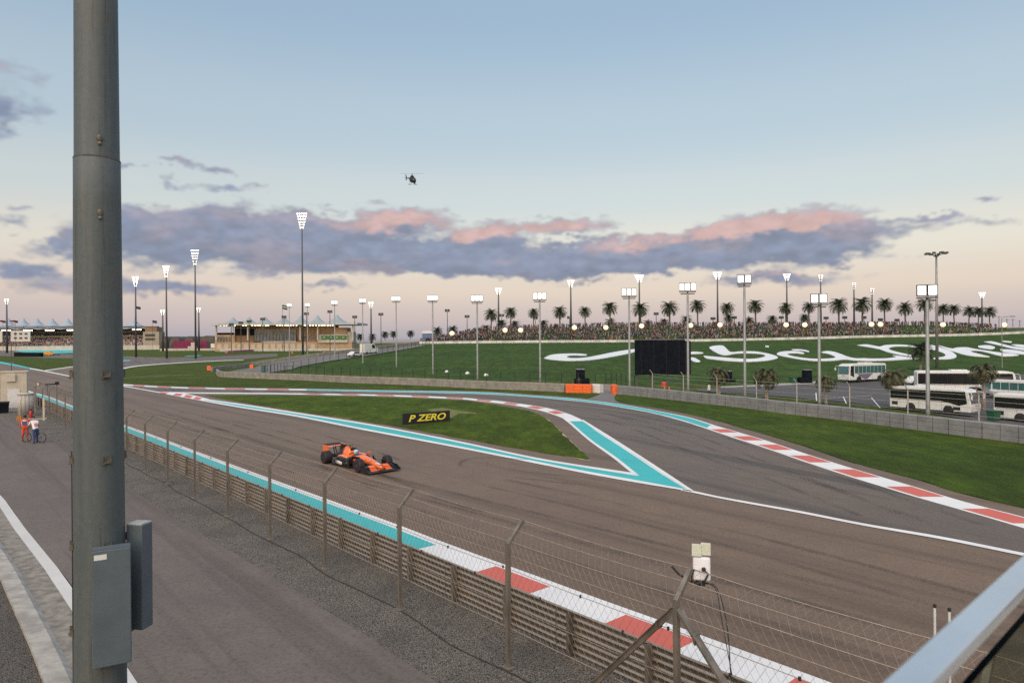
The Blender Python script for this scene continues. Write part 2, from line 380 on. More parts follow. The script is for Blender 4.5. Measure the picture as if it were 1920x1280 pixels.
# ------------------------------------------------------------------ terrain
def sm(a, b, x):
    t = min(1.0, max(0.0, (x - a) / (b - a))); return t * t * (3 - 2 * t)
def interp(xs, ys, x):
    if x <= xs[0]: return ys[0]
    for i in range(1, len(xs)):
        if x <= xs[i]:
            return ys[i - 1] + (ys[i] - ys[i - 1]) * (x - xs[i - 1]) / (xs[i] - xs[i - 1])
    return ys[-1]
RAILY, CRESTY = 240.0, 286.0
_rail = [PX(u, v, RAILY) for u, v in ((700, 645.5), (780, 645), (1000, 643), (1155, 642), (1315, 640.5), (1515, 636.5), (1615, 633.5), (1734, 631.5), (1805, 630), (1875, 627.5), (1920, 625), (2100, 622))]
_crest = [PX(u, v, CRESTY) for u, v in ((700, 643), (780, 640), (800, 636), (850, 627), (900, 620), (1000, 615), (1140, 611), (1600, 610), (1740, 609), (1850, 613), (1880, 622), (1905, 626), (2100, 624))]
rail_z = lambda x: interp([p.x for p in _rail], [p.z for p in _rail], x)
crest_z = lambda x: interp([p.x for p in _crest], [p.z for p in _crest], x)
def lot_z(y): return min(-1.45, max(-3.3, -3 + (y - 80) * .0375))
def g(x, y):
    nw = (x - 12.2) * .904 + (y - 80.4) * .427
    base = lot_z(y) * sm(3, 13, nw) * sm(12, 26, x) if y < 420 else 0.0
    y0 = 112 - min(x, 0.0) * 1.0 + sm(10, 30, x) * 10
    if y <= y0 or x < -220: return base * (1 - sm(330, 420, y))
    xl = -65 + (y - 178) * 33 / 62
    fl = sm(xl - 55, xl, x) if y < 240 else sm(-90, -33, x)
    zr = rail_z(x); t = min(1.0, (y - y0) / max(1.0, RAILY - y0))
    z = base + (zr - base) * t * fl
    if y > RAILY:
        zc = crest_z(x); k = min(1.0, max(0.0, (y - RAILY - 2) / (CRESTY - RAILY - 2)))
        z = (zr + (zc - zr) * k) * fl
        z *= 1 - sm(340, 430, y)
    return z
def hit(u, v, y0=20.0, y1=420.0):
    d = ray(u, v); y = y0; prev = y0
    while y < y1:
        if CAMH + d[2] * y <= g(d[0] * y, y):
            a, b = prev, y
            for _ in range(18):
                m = (a + b) / 2
                if CAMH + d[2] * m <= g(d[0] * m, m): b = m
                else: a = m
            return Vector((d[0] * b, b, g(d[0] * b, b)))
        prev = y; y += .5
    return Vector((d[0] * y1, y1, g(d[0] * y1, y1)))
def frange(a, b, s):
    out = []; x = a
    while x < b - 1e-6: out.append(x); x += s
    return out
gx = [-4000, -2500, -1500, -1000, -700, -500, -380, -300, -240] + frange(-190, -120, 10) + frange(-120, 190, 3.0) + frange(190, 300, 15) + [320, 400, 520, 700, 1000, 1600, 2500, 4000]
gy = [-300, -150, -80, -40, 0] + frange(20, 44, 8) + frange(44, 300, 3.0) + frange(300, 440, 10) + [450, 520, 620, 800, 1000, 1400, 2200, 3500, 6000]
def sheet_grid(name, xs, ys, mat, keep=None, dz=-.03):
    idx = {}; vs = []; fs = []
    for j, y in enumerate(ys):
        for i, x in enumerate(xs): idx[i, j] = len(vs); vs.append((x, y, g(x, y) + dz))
    for j in range(len(ys) - 1):
        for i in range(len(xs) - 1):
            if keep is None or keep((xs[i] + xs[i + 1]) / 2, (ys[j] + ys[j + 1]) / 2):
                fs.append((idx[i, j], idx[i + 1, j], idx[i + 1, j + 1], idx[i, j + 1]))
    me = bpy.data.meshes.new(name); me.from_pydata(vs, [], fs); me.materials.append(mat); me.shade_smooth()
    return me
def on_hill(x, y):
    y0 = 112 - min(x, 0.0) + sm(10, 30, x) * 10
    return y > y0 and y < 440 and x > -65 + (min(y, 240) - 178) * 33 / 62 - 2 and x < 400
gme = sheet_grid('ground', gx, gy, MT['grass'])
gme.materials.append(MT['hill'])
for p in gme.polygons:
    if on_hill(p.center.x, p.center.y): p.material_index = 1
obj('ground', gme, kind='structure')

def cat_rom(pts, n=6):
    P = [Vector(p) for p in pts]; P = [P[0] * 2 - P[1]] + P + [P[-1] * 2 - P[-2]]; out = []
    for i in range(1, len(P) - 2):
        for k in range(n):
            t = k / n; a, b, c, d = P[i - 1:i + 3]
            out.append(.5 * ((2 * b) + (c - a) * t + (2 * a - 5 * b + 4 * c - d) * t * t + (3 * b - a - 3 * c + d) * t ** 3))
    out.append(P[-2]); return out
def gline(px, z=0.0, n=5):
    return [G(p.x, p.y, z) for p in cat_rom([(u, v, 0) for u, v in px], n)]
def resample(pl, n):
    L = [0.0]
    for a, b in zip(pl, pl[1:]): L.append(L[-1] + (b - a).length)
    out = []; j = 0
    for k in range(n):
        s = L[-1] * k / (n - 1)
        while j < len(L) - 2 and L[j + 1] < s: j += 1
        t = (s - L[j]) / max(1e-9, L[j + 1] - L[j]); out.append(pl[j].lerp(pl[j + 1], min(1, max(0, t))))
    return out
def strip(name, A, B, z, mat, parent=None, n=60, **k):
    A, B = resample(A, n), resample(B, n)
    vs = [(p.x, p.y, p.z + z) for p in A] + [(p.x, p.y, p.z + z) for p in B]
    me = bpy.data.meshes.new(name); me.from_pydata(vs, [], [(i, i + 1, n + i + 1, n + i) for i in range(n - 1)])
    me.materials.append(mat); return obj(name, me, parent, **k)
def offset_line(pl, d):
    out = []
    for i, p in enumerate(pl):
        t = (pl[min(i + 1, len(pl) - 1)] - pl[max(i - 1, 0)]).normalized(); out.append(p + Vector((-t.y, t.x, 0)) * d)
    return out
def cdt_sheet(name, poly, z, mat, parent=None, step=None, drape=False, skirt=0.0, **k):
    pts = [Vector((p.x, p.y)) for p in poly]; n = len(pts); extra = []
    if step:
        x0, x1 = min(p.x for p in pts), max(p.x for p in pts); y0, y1 = min(p.y for p in pts), max(p.y for p in pts)
        extra = [Vector((x + random.uniform(-.2, .2), y)) for x in frange(x0 + step / 2, x1, step) for y in frange(y0 + step / 2, y1, step)]
    r = delaunay_2d_cdt(pts + extra, [(i, (i + 1) % n) for i in range(n)], [], 1 if not extra else 1, 1e-4)
    vs = [(p.x, p.y, (g(p.x, p.y) if drape else 0) + z) for p in r[0]]
    fs = [tuple(f) for f in r[2]]
    if skirt:
        b = len(vs)
        vs += [(p.x, p.y, (g(p.x, p.y) if drape else 0) + z) for p in pts] + [(p.x, p.y, (g(p.x, p.y) if drape else 0) + z - skirt) for p in pts]
        fs += [(b + i, b + (i + 1) % n, b + n + (i + 1) % n, b + n + i) for i in range(n)]
    me = bpy.data.meshes.new(name); me.from_pydata(vs, [], fs); me.materials.append(mat)
    bm = bmesh.new(); bm.from_mesh(me); bmesh.ops.recalc_face_normals(bm, faces=bm.faces)
    for f in bm.faces:
        if abs(f.normal.z) > .6 and f.normal.z < 0: f.normal_flip()
    bm.to_mesh(me); bm.free()
    return obj(name, me, parent, **k)

# ------------------------------------------------------------------ frame of the near fence: s along, n towards the track
FB = G(953.5, 1252); FI = G(273, 885)
FD = (FB - FI).normalized(); FS = (FB - FI).length / 7          # post spacing; FD points to the right along the fence
FN = Vector((-FD.y, FD.x, 0))
if FN.y < 0: FN = -FN
def F(s, n, z=0.0): return FB + FD * s + FN * n + Vector((0, 0, z))
FANG = math.atan2(FD.y, FD.x)

# ------------------------------------------------------------------ track, run-off, roads
K1 = gline([(68, 737), (94, 744), (138, 761), (233, 796), (297, 819), (363, 844), (510, 898), (607, 933), (756, 987), (854, 1025), (953, 1060), (1037, 1091), (1228, 1160), (1303, 1186), (1494, 1256)])
K1 = [K1[0] - FD * 260 - FN * 6, K1[0] - FD * 120 - FN * 1.5] + K1 + [K1[-1] + FD * 14]
OUT_L = [(231, 720), (314, 724.5), (407, 727), (475, 728), (565, 729), (680, 731), (780, 732.5), (905, 735), (995, 741), (1080, 747.5), (1162, 757.5), (1240, 771.5), (1295, 783), (1340, 797), (1381, 809), (1438, 826), (1516, 852), (1594, 876.5), (1660, 896), (1714, 912), (1807, 940), (1920, 969), (2100, 1016)]
OUT_I = [(231, 722.5), (314, 726.8), (407, 729.4), (475, 730.5), (565, 731.5), (680, 733.8), (780, 735.6), (905, 738.5), (995, 744), (1100, 753.6), (1162, 763), (1225, 774.7), (1272, 787), (1311, 799), (1366, 817.6), (1438, 841), (1516, 868), (1594, 893.6), (1660, 914), (1714, 930.6), (1807, 957), (1920, 990), (2100, 1044)]
EDGE_O = [(231, 719), (314, 723.4), (407, 726), (475, 727), (565, 728), (680, 730), (780, 731.4), (905, 733.6), (995, 739), (1080, 745), (1162, 754), (1240, 766), (1295, 777), (1350, 790), (1400, 804.5), (1438, 815), (1516, 839), (1594, 866), (1620, 872), (1732, 902.5), (1807, 926), (1920, 952), (2100, 990)]
far_l = [G(u, v) for u, v in ((-260, 650.2), (-120, 663), (0, 677.8), (58, 690), (82, 694), (138, 687), (190, 681.5), (232, 678))]
eo = gline(EDGE_O)
near = [F(40, 1.9), F(-300, 1.9)]
cdt_sheet('track', [p for p in far_l] + [G(232, 692), G(222, 705)] + eo + near, 0.0, MT['asphalt'], step=12, kind='structure')
# corner branch (smoother, greyer asphalt)
IN_O = [(289, 734), (376, 735.6), (520, 736.6), (620, 738), (730, 740), (860, 745), (900, 748.5), (931, 751), (978, 757), (1025, 764.5), (1061, 774), (1087.5, 785), (1119, 805), (1166, 834), (1200, 857), (1241, 884), (1300, 920.5)]
IN_I = [(330, 736), (376, 737.6), (520, 738.7), (620, 740.3), (730, 742.6), (860, 748), (900, 752), (955, 758.5), (1009, 768.5), (1048, 781), (1064, 791), (1103, 825), (1150, 859), (1183.6, 886)]
ino, oui = gline(IN_O), gline(OUT_I)
cdt_sheet('corner_track', [p for p in oui] + [G(2050, 1060), G(1920, 1036), G(1770, 1006), G(1620, 980), G(1500, 957), G(1360, 932)] + ino[::-1], 0.004, MT['asphalt_b'], step=12, kind='structure')
# island of grass between the straight and the corner
isl = gline([(384, 741), (520, 741.2), (620, 742.5), (730, 744.8), (860, 750), (900, 755), (947, 762), (1000, 773), (1034, 793), (1064, 823), (1106, 861)]) + gline([(1100, 862), (1076.5, 857.5), (978, 842), (900, 828), (860, 820.5), (705, 793), (555, 770.5), (430, 750), (392, 742.5)])
def wobble(pl, a=.18):
    return [Vector((p.x + a * mnoise.noise(p * .7), p.y + a * mnoise.noise(p * .7 + Vector((9, 3, 0))), p.z)) for p in pl]
isl_w = wobble([q for a, b in zip(isl, isl[1:] + isl[:1]) for q in (a, a.lerp(b, .33), a.lerp(b, .66))], .16)
cdt_sheet('island_grass', isl_w, 0.035, MT['island'], step=4, skirt=.035, kind='structure')
MT['sand'] = M('bare_sand', (.44, .31, .20), .95, var=.25, scale=3, bump=.4)
def sand(px, name='sand_edge'): cdt_sheet(name, wobble([G(*p) for p in px], .1), .018, MT['sand'], kind='structure')
sand([(1000, 772.5), (1034, 792), (1064, 822), (1090, 845), (1109, 863.5), (1094, 862.5), (1070, 857), (1050, 853), (1072, 854), (1100, 857), (1060, 824), (1030, 795)])
sand([(625, 779), (640, 779.5), (662, 783), (672, 787), (650, 785), (628, 781.5)])
sand([(1010, 780), (1022, 784), (1030, 788), (1040, 800), (1028, 798), (1014, 785)])
cdt_sheet('worn_patch', wobble([G(*p) for p in ((800, 768), (830, 765), (860, 770), (893, 774), (895, 776), (860, 775.5), (852, 784), (835, 780), (812, 773))], .3), .04, M('worn_dry_grass', (.135, .140, .035), .95, var=.35, scale=2.5, bump=.5), kind='structure')
# kerbs and painted lines -----------------------------------------------------------
def sub_px(pl, u0, u1): return [p for p in pl if u0 <= p[0] <= u1]
def mid_px(A, B, t, n=80):
    a, b = resample(A, n), resample(B, n); return [p.lerp(q, t) for p, q in zip(a, b)]
# far outer kerb: white base, turquoise on the far arc, red blocks left and right
outl = gline(OUT_L); outi = gline(OUT_I)
ko = strip('corner_kerb', outl, outi, .008, MT['white'], n=220, kind='structure')
A220, B220 = resample(outl, 220), resample(outi, 220)
def u_of(p): return 960 + FPX * p.x / p.y
sel = [i for i in range(220) if 566 < u_of(A220[i]) < 1338]
strip('turquoise_paint', [A220[i].lerp(B220[i], .14) for i in sel], [A220[i].lerp(B220[i], .84) for i in sel], .012, MT['turq'], ko, n=160)
def at_y(pl, v):     # point of a pixel polyline at picture height v
    for a, b in zip(pl, pl[1:]):
        if a[1] <= v <= b[1]:
            t = (v - a[1]) / (b[1] - a[1]); return (a[0] + (b[0] - a[0]) * t, v)
    return pl[-1]
def quad(name, pts, z, mat, parent):
    me = bpy.data.meshes.new(name); me.from_pydata([(p.x, p.y, z) for p in pts], [], [(0, 1, 2, 3)]); me.materials.append(mat); return obj(name, me, parent)
inn_px = [(p.x, p.y) for p in cat_rom([(u, v, 0) for u, v in OUT_I])]; out_px = [(p.x, p.y) for p in cat_rom([(u, v, 0) for u, v in OUT_L])]
for v0, v1 in ((804.4, 810.6), (817.7, 825.4), (833.4, 843.3), (853.8, 866.6), (879.8, 894.4), (911.9, 931), (953.5, 981), (1000, 1012)):
    q = [G(*at_y(inn_px, v0)), G(*at_y(out_px, v0)), G(*at_y(out_px, v1)), G(*at_y(inn_px, v1))]
    q = [q[0].lerp(q[1], .13), q[1].lerp(q[0], .08), q[2].lerp(q[3], .08), q[3].lerp(q[2], .13)]
    quad('red_block', q, .012, MT['red'], ko)
L = 0; rng = [i for i in range(219) if u_of(A220[i]) < 560]
acc = 0.0
for i in rng:
    acc += (A220[i + 1] - A220[i]).length
def blocks(A, B, parent, period, red, z, a0=.1, b0=.9, start=0.0, end=1e9):
    LA = [0.0]
    for p, q in zip(A, A[1:]): LA.append(LA[-1] + (q - p).length)
    def at(P, s):
        for i in range(len(LA) - 1):
            if LA[i + 1] >= s: return P[i].lerp(P[i + 1], (s - LA[i]) / max(1e-6, LA[i + 1] - LA[i]))
        return P[-1]
    s = start
    while s + red < min(LA[-1], end):
        pa = [at(A, s), at(B, s), at(B, s + red), at(A, s + red)]
        quad('red_block', [pa[0].lerp(pa[1], a0), pa[0].lerp(pa[1], b0), pa[3].lerp(pa[2], b0), pa[3].lerp(pa[2], a0)], z, MT['red'], parent); s += period
blocks(A220, B220, ko, 7.0, 3.4, .012, start=3.0, end=acc)
# inner kerb round the island
i1 = gline(IN_O); i2 = gline(IN_I + [(1215, 906)])
cut_o = [p for p in i1]
kin = strip('island_kerb', i1, i2, .008, MT['white'], n=200, kind='structure')
A, B = resample(i1, 200), resample(i2, 200)
sel = [i for i in range(200) if u_of(A[i]) < 1086]
blocks([A[i] for i in sel], [B[i] for i in sel], kin, 5.2, 2.5, .012, .12, .82, start=22)
# turquoise arrow of paint where straight and corner meet
tq = [G(1066, 789.5), G(1093, 789.5), G(1119, 809), G(1166, 839), G(1241, 889), G(1287, 917.5), G(1200, 904), G(1100, 886), G(1000, 866), G(860, 838), G(680, 804), G(555, 779), G(454, 763.3), G(384, 750.5), G(400, 749.5), G(454, 759.6), G(555, 775), G(705, 799.5), G(860, 829.5), G(1000, 859.5), G(1100, 876.5), G(1197, 892), G(1186, 884), G(1150, 857), G(1103, 822.5)]
cdt_sheet('turquoise_chevron', tq, .014, MT['turq'], kind='structure')
T_LO = [(231, 724.5), (289, 734.7), (376, 751), (454, 765), (555, 781), (680, 806), (860, 840), (1000, 868), (1100, 888), (1200, 906), (1300, 922)]
T_LI = [(231, 723), (289, 733.2), (376, 748.8), (454, 762.6), (555, 778.2), (680, 802.8), (860, 836.4), (1000, 864), (1100, 883.6), (1200, 901.4), (1290, 918)]
T_UO = [(384, 747.5), (454, 757.4), (555, 773), (705, 797), (860, 827), (1000, 857), (1100, 873.6), (1184, 886)]
T_UI = [(384, 749.7), (454, 759.9), (555, 775.6), (705, 799.7), (860, 829.9), (1000, 860.2), (1100, 877.2), (1197, 892.4)]
strip('white_edge_line', gline(T_LO), gline(T_LI), .018, MT['white'], n=90, kind='structure')
strip('white_edge_line', gline(T_UO), gline(T_UI), .018, MT['white'], n=90, kind='structure')
strip('white_edge_line', gline([(1064, 790), (1103, 825), (1150, 859), (1183.6, 886)]), gline([(1068, 789.6), (1108, 824), (1157, 858.5), (1199, 892)]), .020, MT['white'], n=50, kind='structure')
strip('white_edge_line', gline([(1091, 789), (1119, 807), (1166, 836), (1241, 886.5), (1290, 918.5)]), gline([(1093, 786.8), (1122, 804.5), (1169, 834), (1246, 884), (1303, 922)]), .020, MT['white'], n=50, kind='structure')
strip('white_line', gline([(1280, 917.5), (1303, 921), (1360, 933), (1500, 958), (1620, 981.5), (1770, 1007), (1920, 1037), (2050, 1062)]), gline([(1276, 919.5), (1303, 924.5), (1360, 936.5), (1500, 962), (1620, 985.8), (1770, 1012), (1920, 1042.5), (2050, 1068)]), .018, MT['white'], n=60, kind='structure')
# red and white wedge at the fork
wg = cdt_sheet('fork_kerb', [G(289, 734.6), G(345, 736.5), G(392, 748), G(376, 751)], .010, MT['white'], kind='structure')
for (u0, u1) in ((303, 316), (330, 343), (350, 362), (368, 379)):
    f = lambda u: (interp([289, 345, 392], [734.4, 737, 748], u), interp([289, 376, 392], [734.6, 751, 753], u))
    a, b = f(u0), f(u1)
    quad('red_block', [G(u0, a[0] * .8 + a[1] * .2), G(u1, b[0] * .8 + b[1] * .2), G(u1 - 6, b[0] * .25 + b[1] * .75), G(u0 - 6, a[0] * .25 + a[1] * .75)], .022, MT['red'], wg)
# near kerb by the guard rail
k1b = offset_line(K1, -2.3)
kn = strip('near_kerb', K1, k1b, .008, MT['white'], n=160, kind='structure')
S = lambda p: (p - FB).dot(FD)
s_t = S(G(854, 1027))
tA = [p for p in resample(K1, 400) if S(p) < s_t]
strip('turquoise_paint', offset_line(tA, -.34), offset_line(tA, -2.2), .012, MT['turq'], kn, n=140)
kk = resample(K1, 1200)
def k_at(s): return min(kk, key=lambda p: abs(S(p) - s))
for a, b in ((S(G(940.6, 1059)), S(G(1037.5, 1095))), (S(G(1178, 1147)), S(G(1314, 1196))), (S(G(1510, 1268)), S(G(1680, 1330)))):
    pa, pb = k_at(a), k_at(b)
    quad('red_block', [pa - FN * .3, pb - FN * .3, pb - FN * 2.2, pa - FN * 2.2], .012, MT['red'], kn)
# left far: white edges, turquoise line, run-off
strip('turquoise_line', gline([(-150, 655), (0, 677.4), (58, 689.5)]), gline([(-150, 658), (0, 681), (62, 692.5)]), .008, MT['turq'], n=30, kind='structure')
strip('white_line', gline([(56, 689.6), (82, 694.2), (138, 705.6), (231, 723)]), gline([(56, 691.6), (82, 696), (138, 707.2), (231, 725)]), .010, MT['white'], n=30, kind='structure')
strip('white_line', gline([(84, 694), (138, 686.6), (232, 676.5)]), gline([(86, 695), (138, 687.8), (232, 677.6)]), .010, MT['white'], n=30, kind='structure')
cdt_sheet('back_track', [G(*p) for p in ((-80, 662), (0, 667), (80, 670.5), (138, 671.5), (232, 678.5), (232, 690), (262, 685.6), (310, 682.3), (380, 678.4), (460, 672.8), (520, 668), (520, 662.5), (460, 665), (370, 669.5), (282, 669.5), (232, 667.5), (138, 664), (60, 660), (0, 655), (-80, 653))], -.006, MT['asphalt_b'], step=25, kind='structure')
strip('white_line', gline([(231, 689.5), (257, 685.4), (307, 681.4), (380, 677.2), (457, 674)]), gline([(231, 691.5), (257, 686.8), (307, 682.4), (380, 678), (457, 674.8)]), .004, MT['white'], n=40, kind='structure')
cdt_sheet('turquoise_run_off', [G(*p) for p in ((20, 655.8), (80, 656), (138, 656.2), (200, 657.5), (200, 660), (138, 661.4), (100, 662.2), (46, 660.8))], .004, MT['turq'], kind='structure')
cdt_sheet('turquoise_run_off', [G(*p) for p in ((345, 668.6), (380, 666.5), (372, 665.8), (350, 667.2))], .004, MT['turq'], kind='structure')
cdt_sheet('turquoise_run_off', [G(*p) for p in ((232, 677), (246, 676), (242, 674.6), (232, 674.2))], .004, MT['turq'], kind='structure')
# access road through the gap in the barriers
MT['pathgrey'] = asphalt_mat('access_path_asphalt', (.19, .18, .175), (.23, .22, .21), .8, None, .2)
cdt_sheet('access_path', [G(*p) for p in ((1100, 748.2), (1120, 741.5), (1128, 736.5), (1128, 729), (1158, 729), (1157, 738), (1152, 744), (1153, 750), (1165, 755.5), (1130, 752))], .006, MT['pathgrey'], kind='structure')
# verge between corner and barrier on the right
vb = gline([(1156, 739), (1240, 748), (1334, 759), (1397, 766), (1461, 775), (1563, 786.6), (1657, 799), (1835, 822), (1920, 833), (2150, 866)])
vg = gline([(1155, 750), (1172, 756), (1240, 766), (1295, 777), (1350, 790), (1400, 804.5), (1438, 815), (1516, 839), (1594, 866), (1620, 872), (1732, 902.5), (1807, 926), (1920, 952), (2100, 990)])
cdt_sheet('verge_grass', [p + Vector((.9, .5, 0)) for p in vb] + wobble([q for a, b in zip(vg, vg[1:]) for q in (a, a.lerp(b, .5))], .14)[::-1], .03, MT['verge'], step=4, skirt=.03, kind='structure')
# near side: gravel strip, service road, gutter, gravel
road_e = gline([(40, 800), (73, 812), (137, 846), (233, 907), (310, 960), (435, 1035), (560, 1110), (638, 1160), (730, 1221), (821, 1280), (950, 1365)])
road_e = [F(-300, road_e[0].x * 0 - 9.5), ] + road_e + [road_e[-1] + FD * 30]
gr = [p - FN * 1.2 for p in road_e] + [F(60, 1.95), F(-300, 1.95)]
cdt_sheet('gravel_strip', wobble(gr, .0), .004, MT['gravel'], step=6, kind='structure')
g1 = gline([(-300, 740), (-100, 840), (0, 927), (62, 1011), (140, 1105), (250, 1270), (330, 1390)])
g1 = [G(-700, 690)] + g1
sv = wobble([q for a, b in zip(road_e, road_e[1:]) for q in (a, a.lerp(b, .2), a.lerp(b, .4), a.lerp(b, .6), a.lerp(b, .8))], .06)
cdt_sheet('service_road', sv + [F(45, -14)] + g1[::-1], .010, MT['service'], step=6, kind='structure')
g2 = offset_line(g1, -.30); g3 = offset_line(g1, -.85); g4 = offset_line(g1, -1.35)
strip('white_line', g1, g2, .016, paint_mat('worn_white_paint', (.62, .60, .57), .9), n=60, kind='structure')
strip('gutter', offset_line(g1, -.02), g3, .012, MT['gutter'], n=60, kind='structure')
n = 60; a3, a4 = resample(g3, n), resample(g4, n)
kb = MB()
kb.add([(p.x, p.y, .012) for p in a3] + [(p.lerp(q, .25).x, p.lerp(q, .25).y, .11) for p, q in zip(a3, a4)] + [(q.x, q.y, .12) for q in a4] + [(q.x, q.y, -.05) for q in a4],
       [(r * n + i, r * n + i + 1, (r + 1) * n + i + 1, (r + 1) * n + i) for r in range(3) for i in range(n - 1)])
kb.build('concrete_kerb', MT['concrete'], kind='structure')
cdt_sheet('gravel_bed', a4 + [G(1100, 2600), G(-3000, 2600), G(-3000, 700)], .02, MT['gravel_d'], step=6, kind='structure')
# car park behind the right barrier
lp = []
for u, v in ((1300, 729), (1352, 727), (1430, 724.5), (1530, 719.5), (1620, 716), (1760, 712), (1990, 708), (2150, 715), (2150, 830), (2000, 812), (1880, 797), (1740, 775), (1600, 756), (1480, 745), (1390, 738), (1310, 733)):
    zz = -1.6
    for _ in range(6):
        p = G(u, v, zz); zz = lot_z(p.y)
    lp.append(p)
def lot_at(u, v):
    zz = -2.0
    for _ in range(12):
        p = G(u, v, zz); zz = lot_z(p.y)
    return Vector((p.x, p.y, g(p.x, p.y)))
cdt_sheet('car_park', lp, .05, MT['lot'], step=3, drape=True, kind='structure')
def lot_line(a, b, w, name='bay_line'):
    a, b = lot_at(*a), lot_at(*b); d = (b - a).normalized(); nrm = Vector((-d.y, d.x, 0)) * w / 2; m = MB(); k = 6
    vs = []; fs = []
    for i in range(k + 1):
        p = a.lerp(b, i / k); z = g(p.x, p.y) + .065; vs += [(p.x + nrm.x, p.y + nrm.y, z), (p.x - nrm.x, p.y - nrm.y, z)]
    fs = [(2 * i, 2 * i + 1, 2 * i + 3, 2 * i + 2) for i in range(k)]
    m.add(vs, fs).build(name, MT['white'], kind='structure')
for a, b in (((1505, 750), (1635, 742)), ((1530, 737), (1531, 752)), ((1581, 744), (1587, 757)), ((1634, 746), (1650, 765))): lot_line(a, b, .14)
cdt_sheet('pale_footway', [lot_at(*p) for p in ((1350, 727.5), (1430, 724.8), (1530, 720), (1530, 717), (1440, 721), (1352, 725))], .08, MT['concrete'], step=4, drape=True, kind='structure')
# service road climbing the flank of the hill
sA = [hit(*p) for p in ((414, 702), (440, 695), (490, 684), (560, 673), (640, 663), (720, 654), (788, 646.5))]
sB = [hit(*p) for p in ((440, 704), (500, 700), (560, 688), (620, 677), (690, 667), (750, 657), (800, 648))]
def drape_strip(name, A, B, dz, mat, n=60, w=6, **k):
    A, B = resample(A, n), resample(B, n); vs = []
    for a, b in zip(A, B):
        for j in range(w + 1):
            p = a.lerp(b, j / w); vs.append((p.x, p.y, g(p.x, p.y) + dz))
    fs = [(i * (w + 1) + j, i * (w + 1) + j + 1, (i + 1) * (w + 1) + j + 1, (i + 1) * (w + 1) + j) for i in range(n - 1) for j in range(w)]
    me = bpy.data.meshes.new(name); me.from_pydata(vs, [], fs); me.materials.append(mat); return obj(name, me, **k)
drape_strip('hill_road', sA, sB, .12, MT['pathgrey'], kind='structure')
wa = [hit(*p) for p in ((232, 708.5), (300, 705), (360, 702), (404, 698.5))]; drape_strip('grass_seam', wa, [p + Vector((0, 1.1, 0)) for p in wa], .02, MT['concrete'], 20, 1, kind='structure')

def tyre_mat():
    m = bpy.data.materials.new('tyre_rubber_mark'); m.use_nodes = True; nt = m.node_tree; p = nt.nodes['Principled BSDF']; v = coords(nt)
    p.inputs['Base Color'].default_value = (.035, .030, .028, 1); p.inputs['Roughness'].default_value = .7
    f = nd(nt, 'ShaderNodeMath', {0: ramp(nt, noise(nt, v, .25, 4, .6), .35, .7), 1: .42}, operation='MULTIPLY').outputs[0]; f = nd(nt, 'ShaderNodeMath', {0: f, 1: ramp(nt, noise(nt, v, 14, 3, .7), .2, .7)}, operation='MULTIPLY').outputs[0]
    nt.links.new(f, p.inputs['Alpha']); return m
MT['skid'] = tyre_mat(); random.seed(3)
def skid(pts, w=.26, gap=1.6):
    P = cat_rom(pts, 8)
    for o in (-gap / 2, gap / 2): strip('tyre_mark', offset_line(P, o - w / 2), offset_line(P, o + w / 2), .022, MT['skid'], n=60, kind='structure')
for s0, L_, n0, n1 in ((-26, 30, 7.2, 8.4), (-60, 45, 9.5, 7.0), (-14, 24, 11.2, 9.6), (-40, 30, 5.6, 6.6), (-8, 26, 6.2, 6.9), (-75, 40, 6.5, 8.0), (-48, 26, 12.0, 10.4)):
    skid([F(s0 + L_ * t, n0 + (n1 - n0) * t * t + .35 * math.sin(3 * t), 0) for t in (0, .25, .5, .75, 1)])
skid([G(1120, 905), G(1010, 893), G(930, 884), G(890, 872), G(905, 862), G(980, 866)], .22, 1.5)
skid([G(1330, 800), G(1240, 790), G(1150, 775), G(1060, 762), G(960, 750)]); skid([G(1800, 985), G(1600, 915), G(1420, 850), G(1300, 808), G(1180, 780)], .3); skid([G(1650, 965), G(1480, 900), G(1330, 850), G(1210, 805), G(1120, 775)], .28)

# ------------------------------------------------------------------ near fence with cranked posts
ARM = (.40, .39)          # arm reaches this far towards the track and up
BEND = 2.46
KMIN, KMAX = -3, 16       # posts: k counts to the left, post 0 stands in the middle of the picture
fence = thing('track_fence', 'long chain-link debris fence with cranked steel posts along the service road', 'fence', F(0, 0))
def fl(s, n, z): return F(s, n, z) - FB
def post_mesh():
    m = MB()      # C-channel upright and the cranked arm, open side along the fence
    def chan(a, b, sx, sy):
        t = .009; d = (b - a).normalized()
        nrm = FN if abs(d.z) > .95 else (FN * .7 - Vector((0, 0, .7)))
        nrm = (nrm - d * nrm.dot(d)).normalized()
        m.bar(a - nrm * sy / 2, b - nrm * sy / 2, sx, t, nrm)
        m.bar(a + FD * (sx / 2 - t / 2), b + FD * (sx / 2 - t / 2), t, sy * .96, nrm)
        m.bar(a - FD * (sx / 2 - t / 2), b - FD * (sx / 2 - t / 2), t, sy * .96, nrm)
    o = Vector((0, 0, -.3)); b = Vector((0, 0, BEND)); c = b + FN * ARM[0] + Vector((0, 0, ARM[1]))
    chan(o, b, .085, .075); chan(b - Vector((0, 0, .02)), c, .075, .06)
    m.box((0, 0, .02), (.22, .22, .03), Matrix.Rotation(FANG, 3, 'Z'))
    return m.mesh('post', MT['galv'])
pm = post_mesh()
for k in range(KMIN, KMAX + 1):
    p = obj('post', pm, fence, fl(-k * FS, 0, 0)); p.rotation_euler = (random.uniform(-.006, .006), random.uniform(-.006, .006), 0)
def hpos(s, h):
    if h <= BEND: return fl(s, .045, h)
    t = (h - BEND) / .56; return fl(s, .045 + ARM[0] * t, BEND + ARM[1] * t)
TOPH = BEND + .55
S0, S1 = -KMAX * FS, -KMIN * FS
def sag(s, amp): 
    t = (s / FS) % 1.0; return -amp * 4 * t * (1 - t)
